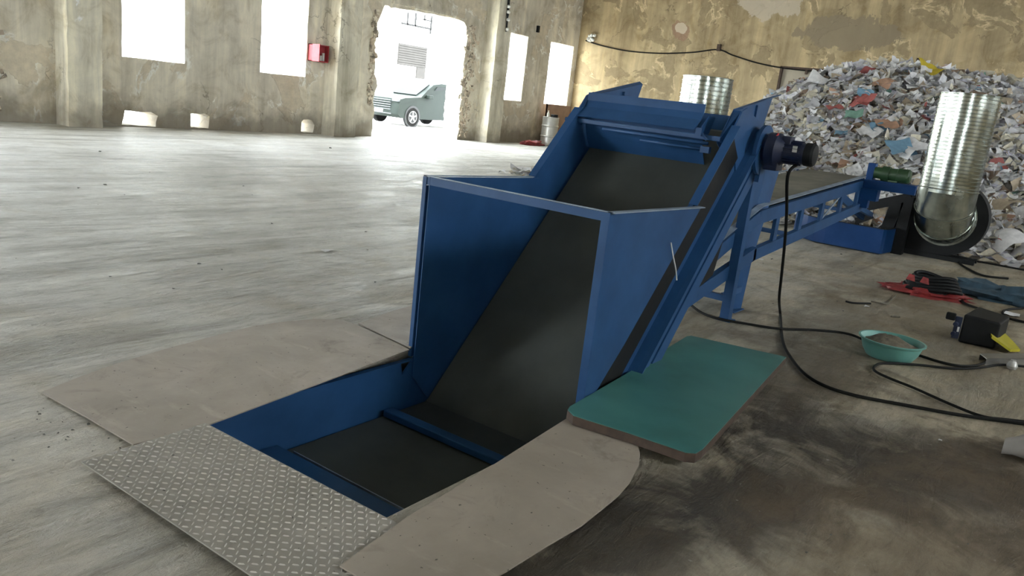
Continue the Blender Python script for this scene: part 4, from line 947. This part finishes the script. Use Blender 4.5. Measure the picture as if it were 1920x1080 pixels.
b = MB(); b.box((CX+.02, CY+.02, .88), (CX+.22, CY+.35, .98)); b.box((CX+.02, CY+1.5, .88), (CX+.22, CY+1.83, .98)); build(b, 'headlight', 'chrome', cr, bevel=.02)
b = MB(); b.box((CX-.02, CY+.75, .42), (CX+.0, CY+1.2, .54)); build(b, 'number_plate', 'white', cr)
b = MB(); b.box((CX+1.6, CY-.12, 1.10), (CX+1.85, CY+.08, 1.24)); build(b, 'mirror', 'carpaint', cr, bevel=.02)

# ------------------------------------------------------------------ light
w = bpy.data.worlds.new('sky'); S.world = w; w.use_nodes = True
bg = w.node_tree.nodes['Background']; bg.inputs[0].default_value = (.88, .95, 1.0, 1); bg.inputs[1].default_value = 9.0
def portal(loc, rot, sx, sy):
    l = bpy.data.lights.new('daylight_portal', 'AREA'); l.shape = 'RECTANGLE'; l.size = sx; l.size_y = sy; l.cycles.is_portal = True
    o = bpy.data.objects.new('daylight_portal', l); COL.objects.link(o); o.location = loc; o.rotation_euler = rot
for a, b_ in wins: portal(((a+b_)/2, YW+TH+.02, 2.5), (math.radians(-90), 0, 0), b_-a+.1, 2.3)
portal((17.9, YW+TH+.02, 1.8), (math.radians(-90), 0, 0), 4.0, 3.7)
portal((X0-.62, 13, 2.1), (0, math.radians(-90), 0), 4.2, 4)
for a, b_ in RW: portal(((a+b_)/2, Y0-.62, 5.0), (math.radians(90), 0, 0), 1.9, 2.1)
S.view_settings.view_transform = 'Standard'; S.view_settings.look = 'None'; S.view_settings.gamma = 1; S.view_settings.exposure = 1.85
S.cycles.max_bounces = 8; S.cycles.diffuse_bounces = 5; S.cycles.sample_clamp_indirect = 8
S.cycles.use_denoising = True

# pieces that stand apart become parts of their own
def split_parts(names):
    for o in [o for o in bpy.data.objects if o.type == 'MESH' and o.name.split('.')[0] in names]:
        me = o.data; par = list(range(len(me.vertices)))
        def find(a):
            while par[a] != a: par[a] = par[par[a]]; a = par[a]
            return a
        for e in me.edges:
            a, b = find(e.vertices[0]), find(e.vertices[1])
            if a != b: par[a] = b
        comp = {}
        for p in me.polygons: comp.setdefault(find(p.vertices[0]), []).append(p)
        if len(comp) < 2: continue
        new = []
        for ps in comp.values():
            idx = sorted({v for p in ps for v in p.vertices}); mp_ = {v: i for i, v in enumerate(idx)}
            m2 = bpy.data.meshes.new(me.name); m2.from_pydata([me.vertices[v].co.copy() for v in idx], [], [[mp_[v] for v in p.vertices] for p in ps])
            for m_ in me.materials: m2.materials.append(m_)
            for q, p in zip(m2.polygons, ps): q.use_smooth = p.use_smooth
            new.append(m2)
        o.data = new[0]
        for m2 in new[1:]:
            c = o.copy(); c.data = m2; COL.objects.link(c)
split_parts({'tension_bolt', 'leg_brace', 'wheel_arch', 'pit_leg', 'frame_slat', 'scraper_rod', 'tie_rod', 'cross_member', 'headlight', 'nozzle', 'insulator', 'support_arm', 'foot_bar'})
